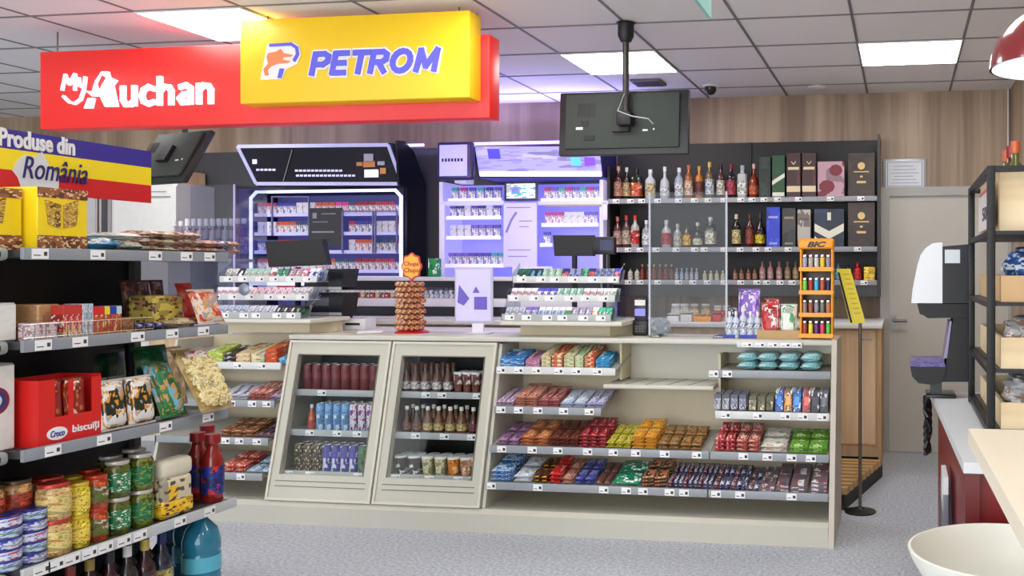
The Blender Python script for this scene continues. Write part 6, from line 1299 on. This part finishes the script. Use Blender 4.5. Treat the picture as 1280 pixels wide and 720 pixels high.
for i, (u, dx) in enumerate(((247, .14), (266, .05), (259, .235))):
    gput('ketch', mk_bottle((140, 30, 26), (36, 50, 140), (150, 30, 30), .29, .042, 'ketchup', name='ketchup_bottle', lab2=(200, 40, 40)), u, 0, 3, dx, desc='red ketchup bottle with blue label', shelf_=T4, cat='bottle')
# base: bottles
for i, (u, b, l, c, nm) in enumerate([(88, (60, 30, 34), (190, 180, 170), (120, 40, 40), 'wine red'), (112, (40, 26, 28), (170, 150, 120), (150, 130, 60), 'dark brown'), (137, (60, 30, 40), (196, 90, 120), (40, 36, 40), 'plum'), (159, (40, 36, 40), (190, 70, 100), (225, 225, 225), 'black'), (181, (50, 24, 30), (160, 90, 110), (200, 180, 80), 'dark red'), (202, (30, 34, 56), (190, 180, 100), (24, 30, 90), 'navy')]):
    for r_ in range(2):
        gput(('wb', i), mk_bottle(b, l, c, .30, .037, 'round', name='drink_bottle'), u, 0, 4, .05 + r_ * .10, desc=nm + ' glass bottle', shelf_=T5 + (' behind' if r_ else ''), cat='bottle')
gput('blu', mk_bottle((30, 90, 140), (60, 120, 170), (30, 50, 120), .31, .045, 'round', name='water_bottle'), 212, 0, 4, .33, desc='slim blue water bottle', shelf_=T5, cat='bottle')
def bigwater():
    h, r = .325, .072
    prof = [(r * .8, 0), (r, .012), (r, .06), (r * .94, .07), (r, .08), (r, .15), (r * .94, .16), (r, .17), (r, .21), (r * .8, .26), (r * .3, .30), (r * .26, .32)]
    o = MB().lathe(prof, n=24).build('water_bottle', mat((40, 120, 150), .1, coat=.4, var=.2, scale=20), None, (0, 0, 0))
    MB().lathe([(r * .3, .3205), (r * .3, h)], n=16).build('cap', mat((30, 110, 160), .4), o); MB().lathe([(r + .001, .085), (r + .001, .148)], n=24).build('label', mat((90, 180, 205), .3), o); return o
gput('bigw', bigwater, 252, 0, 4, .06, desc='large blue water bottle with ribbed waist', shelf_=T5, cat='bottle')
gput('bigw', bigwater, 240, 0, 4, .21, desc='large blue water bottle standing behind', shelf_=T5, cat='bottle')

# ================================================================== RIGHT SIDE: red counter, rack, juicer, table, stool
rcx0, rcy0, rcx1, rcy1 = .172, 2.60, .128, 4.09
RC = thing('red_counter', 'dark red service counter with a white worktop against the side wall', 'counter', (.5, 3.3, 0))
RM = mat((118, 22, 26), .35, var=.03)
MB().prism([(rcx0 + .03, rcy0 + .02), (XR - .01, rcy0 + .02), (XR - .01, rcy1 - .02), (rcx1 + .03, rcy1 - .02)], .0, .84, 'z').build('body', RM, RC)
MB().prism([(rcx0, rcy0), (XR - .005, rcy0), (XR - .005, rcy1), (rcx1, rcy1)], .8405, .872, 'z').build('worktop', mat((216, 220, 224), .3, var=.02), RC)
MB().prism([(rcx0 + .005, rcy0 + .006), (rcx0 + .045, rcy0 + .0), (rcx0 + .045, rcy0 + .0195), (rcx0 + .005, rcy0 + .035)], .30, .8395, 'z').build('corner_trim', mat((96, 18, 22), .3), RC)
# paper holder on the red side, dark hoses at the far corner
ph = MB(); yq = 3.35; xq = rcx0 + (rcx1 - rcx0) * (yq - rcy0) / (rcy1 - rcy0) + .020
PHD = thing('brochure_holder', 'clear brochure holder with white papers on the red counter side', 'holder', (xq - .03, yq, .40))
MB().box(xq - .028, xq - .002, yq - .12, yq - .11, .40, .62).box(xq - .028, xq - .002, yq + .11, yq + .12, .40, .62).box(xq - .030, xq - .0285, yq - .12, yq + .12, .40, .56).box(xq - .028, xq - .002, yq - .109, yq + .109, .40, .405).build('pocket', glass((225, 228, 232), .12), PHD)
MB().box(xq - .024, xq - .008, yq - .10, yq + .10, .406, .68).build('papers', mat((222, 224, 226), .6), PHD)
hz = MB()
for i in range(4):
    pts = [(rcx1 - .018 - .012 * math.sin(t * .9 + i), rcy1 - .10 + .02 * i + .02 * math.cos(t * 1.1 + i), .86 - t * .028) for t in range(10)]
    hz.tube(pts, .010, 6)
ho = hz.build('hose_bundle', mat((22, 22, 24), .3)); tag(ho, 'black hoses hanging down the far corner of the red counter', 'hoses')
# juice machine (profile seen from its side)
jy0, jy1 = 3.86, 4.08
def J(u, v, y=jy0): return (X(u, y), Z(u, v, y))
JM = thing('juice_machine', 'white and black juice machine with purple drip tray on the red counter', 'juice machine', (X(1175, jy0), 3.97, .872))
MB().prism([J(1139, 379), J(1141, 360), J(1146, 335), J(1150, 320), J(1157, 310), J(1166, 304), J(1178, 303), J(1178, 379)], jy0, jy1, 'y').build('hood', mat((212, 214, 217), .25, coat=.4, var=.01), JM)
MB().prism([J(1178.3, 308), J(1214, 305), J(1214, 379), J(1178.3, 379)], jy0 + .002, jy1, 'y').build('control_panel', mat((17, 19, 25), .45), JM)
MB().box(J(1181, 330)[0], J(1200, 310)[0], jy0 - .001, jy0 + .0018, J(1190, 329)[1], J(1190, 312)[1]).build('display_label', mat((205, 212, 215), .4), JM)
MB().prism([J(1147, 380), J(1214, 380), J(1214, 397), J(1160, 398), J(1154, 394), J(1150, 393)], jy0 + .01, jy1 - .01, 'y').build('nozzle_skirt', mat((11, 11, 13), .5), JM)
MB().prism([J(1192, 397.5), J(1214, 397.5), J(1214, 478), J(1178, 478), J(1183, 455)], jy0 + .015, jy1 - .015, 'y').build('column', mat((11, 11, 13), .5), JM)
MB().prism([J(1187.5, 402), J(1190, 402), J(1184, 448), J(1180, 448)], jy0 + .013, jy1 - .013, 'y').build('splash_plate', mat((140, 134, 170), .3), JM)
MB().prism([J(1138, 459), J(1183, 459), J(1178, 478), J(1165, 481), J(1148, 479), J(1140, 470)], jy0 - .005, jy1 + .005, 'y').build('drip_tray', mat((11, 11, 13), .5), JM)
MB().prism([J(1138, 451), J(1180, 451), J(1182, 458.6), J(1138, 458.6)], jy0 - .002, jy1 + .002, 'y').build('tray_grid', pmat((96, 82, 146), (60, 50, 100), (130, 116, 176), 10, 2, .5), JM)
MB().box(J(1164, 480)[0], J(1178, 480)[0], jy0 + .05, jy1 - .05, .8725, J(1170, 479)[1]).rbox(J(1158, 480)[0], J(1196, 480)[0], jy0 + .02, jy1 - .02, .8725, .885, .004).build('foot', mat((40, 42, 46), .3), JM)
# rack with crates
rx0, rx1, ry0, ry1, rzt = .270, .79, 2.95, 3.80, 1.755
BM = mat((13, 14, 17), .5)
RK = thing('black_rack', 'black metal shelf rack of crates standing on the red counter', 'rack', ((rx0 + rx1) / 2, (ry0 + ry1) / 2, .8725))
pw = .026
for (a, b) in ((rx0, ry0), (rx1 - pw, ry0), (rx0, ry1 - pw), (rx1 - pw, ry1 - pw)): MB().rbox(a, a + pw, b, b + pw, .8726, rzt, .003).build('post', BM, RK)
RZ = [.93, 1.10, 1.315, 1.545]
for k, z in enumerate(RZ):
    if z < .95: z = .905
    S = MB().box(rx0 + pw + .001, rx1 - pw - .001, ry0 + .004, ry1 - .004, z - .012, z).build('shelf_plate', mat((34, 35, 38), .5), RK)
    MB().box(rx0 + .002, rx0 + pw - .002, ry0 + pw, ry1 - pw, z - .018, z).build('side_bar', BM, RK)
MB().box(rx0 + .002, rx0 + pw - .002, ry0 + pw, ry1 - pw, rzt - .022, rzt).build('side_bar', BM, RK)
MB().box(rx0 + pw, rx1 - pw, ry0 + .002, ry0 + pw - .002, rzt - .02, rzt - .001).box(rx0 + pw, rx1 - pw, ry1 - pw + .002, ry1 - .002, rzt - .02, rzt - .001).build('front_bar', BM, RK)
PG = thing('price_poster', 'white poster with orange print hung inside the rack side', 'poster', (rx0 + .034, 3.35, 1.57))
MB().box(rx0 + .030, rx0 + .033, 3.04, 3.64, 1.565, 1.715).build('sheet', mat((232, 226, 222), .4), PG)
MB().box(rx0 + .0285, rx0 + .0298, 3.05, 3.22, 1.575, 1.70).box(rx0 + .0285, rx0 + .0298, 3.05, 3.60, 1.70, 1.712).build('orange_print', mat((224, 110, 74), .4), PG)
text_mb('50', -3.46, -3.30, 1.60, 1.65, rx0 + .0292, .001, .02, facing='+x').build('dark_print', mat((60, 60, 66)), PG, xf=Matrix.Scale(-1, 4, (0, 1, 0)))
PINE = wood((238, 218, 180), (216, 190, 146), .1, 1, 1, 26, .6)
def crate(z, ht, label, m=PINE, ya=3.0, yb=3.74, nm='wooden_crate'):
    T = thing(nm, label, 'crate', (.53, (ya + yb) / 2, z))
    x0_, x1_ = rx0 + .045, rx1 - .032; t = .012
    for (a, b, c, d_) in ((x0_, x1_, ya, ya + t), (x0_, x1_, yb - t, yb), (x0_, x0_ + t, ya + t, yb - t), (x1_ - t, x1_, ya + t, yb - t)):
        MB().box(a, b, c, d_, z, z + ht).build('side_board', m, T)
    MB().box(x0_ + t, x1_ - t, ya + t, yb - t, z, z + .01).build('bottom_board', m, T); return T
crate(1.5452, .205, 'tall pale wooden crate of wine bottles on the rack top')
for i in range(4):
    for j in range(3):
        xx = rx0 + .100 + i * .088; yy = 3.055 + j * .12
        put('wine%d' % ((i + j) % 2), mk_bottle([(90, 96, 30), (70, 20, 30)][(i + j) % 2], [(226, 214, 180), (214, 205, 190)][(i + j) % 2], [(205, 100, 56), (150, 30, 44)][(i + j) % 2], .29, .037, 'round', name='wine_bottle'), (xx, yy, 1.5555), desc=['green wine bottle with copper capsule', 'dark wine bottle with red capsule'][(i + j) % 2], place='in crate ' + ['front row', 'middle row', 'back row'][j], cat='wine bottle')
CARD = mat((206, 172, 126), .65, var=.05)
crate(1.3155, .085, 'low brown crate under the blue bag on the rack', CARD, 2.97, 3.74, 'bread_crate')
crate(1.1005, .10, 'light crate of wrapped pastries on the second rack shelf', PINE, 2.97, 3.74)
crate(.9055, .085, 'lowest pale crate with clear plastic bags on the rack', PINE, 2.97, 3.74)
def lumpy(name, label, cat_, cx, cy, cz, a, b, c, m, seed=0, n=4):
    bm = bmesh.new(); bmesh.ops.create_icosphere(bm, subdivisions=4, radius=1.0)
    for q in bm.verts:
        p = q.co.copy(); k = 1 + .07 * math.sin(p.x * 6 + seed) * math.sin(p.y * 9 + seed * 2) + .05 * math.sin(p.z * 13 + p.x * 8 + seed) + .03 * math.sin(p.y * 23 + p.z * 11)
        e = .55; sx = math.copysign(abs(p.x) ** e, p.x); sy2 = math.copysign(abs(p.y) ** e, p.y); sz = math.copysign(abs(p.z) ** .7, p.z)
        q.co = Vector((sx * a * k, sy2 * b * k, max(-c, sz * c * k)))
    bm.verts.index_update(); o = MB().add([q.co for q in bm.verts], [[q.index for q in f.verts] for f in bm.faces], 0, True).build(name, m, None, (0, 0, 0)); bm.free()
    o.location = (cx, cy, cz + c); tag(o, label, cat_); return o
bl = lumpy('blue_bag', 'blue patterned bag with white edge in the low brown crate', 'bag', .5365, 3.18, 1.3265, .18, .17, .088, pmat((40, 84, 150), (70, 116, 176), (214, 224, 236), 6, 4, .35), 1)
WRAP = pmat((196, 196, 196), (160, 130, 110), (232, 232, 234), 7, 6, .2)
lumpy('wrapped_pastry', 'clear wrapped brown pastries heaped in the second shelf crate', 'pastry', .5365, 3.19, 1.112, .18, .165, .078, WRAP, 3)
lumpy('wrapped_pastry', 'clear wrapped pastry bag lying in the lowest crate', 'pastry', .5365, 3.19, .917, .18, .165, .075, pmat((205, 205, 208), (170, 150, 130), (236, 236, 238), 7, 9, .2), 5)
lumpy('folded_cloth', 'folded white wrapping sheet over the brown crate by the juice machine', 'sheet', .5365, 3.58, 1.3265, .15, .11, .07, mat((214, 216, 226), .6), 7)
# bar table
BT = thing('bar_table', 'light wooden bar-height table top beside the red counter', 'table', (.5, 1.5, 0))
MB().prism([(.184, .9), (XR - .02, .9), (XR - .02, 2.13), (.152, 2.13)], 1.014, 1.05, 'z').build('tabletop', wood((238, 230, 212), (222, 208, 182), 1, .12, 1, 10, .45), BT)
for yy in (1.05, 1.85): MB().rbox(.70, .76, yy - .03, yy + .03, 0, 1.0135, .004).build('leg', BM, BT)
# stool with white shell seat
qx, qy, qz = .262, 2.30, .72
SO = thing('shell_stool', 'white plastic shell bar stool tucked by the red counter', 'stool', (qx, qy, 0))
n = 48; vs = []; R0 = .235
prof = [(0, -.155), (.25, -.153), (.5, -.142), (.72, -.11), (.88, -.06), (.97, -.02), (1.0, 0)]
def rimh(a): return .0 + .05 * max(0, math.sin(a)) ** 2 * 0
for (f_, dzz) in prof[1:]:
    for i in range(n):
        a = 2 * math.pi * i / n; vs.append((qx + R0 * f_ * math.cos(a) * 1.06, qy + R0 * f_ * math.sin(a), qz + dzz))
ins = [(f_ * .965, dzz + .010) for f_, dzz in prof[1:]]; ins[-1] = (.97, .002)
for (f_, dzz) in reversed(ins):
    for i in range(n):
        a = 2 * math.pi * i / n; vs.append((qx + R0 * f_ * math.cos(a) * 1.06, qy + R0 * f_ * math.sin(a), qz + dzz))
m_ = len(prof) - 1; fs = []
for j in range(2 * m_ - 1):
    for i in range(n): fs.append((j * n + i, j * n + (i + 1) % n, (j + 1) * n + (i + 1) % n, (j + 1) * n + i))
fs.append(tuple(range(n))); fs.append(tuple(range((2 * m_ - 1) * n, 2 * m_ * n)))
MB().add(vs, fs, 0, True).build('seat_shell', mat((226, 226, 216), .35, var=.01), SO)
for k in range(4):
    a = math.pi / 4 + k * math.pi / 2
    MB().tube([(qx + .06 * math.cos(a), qy + .06 * math.sin(a), qz - .158), (qx + .19 * math.cos(a), qy + .19 * math.sin(a), .0)], [.014, .010], 8).build('leg', wood((210, 176, 130), (180, 140, 96)), SO)
MB().lathe([(.135, 0), (.143, 0), (.143, .008), (.135, .008), (.135, 0)], qx, qy, .24, 32).build('foot_ring', STEEL, SO)

label_all()
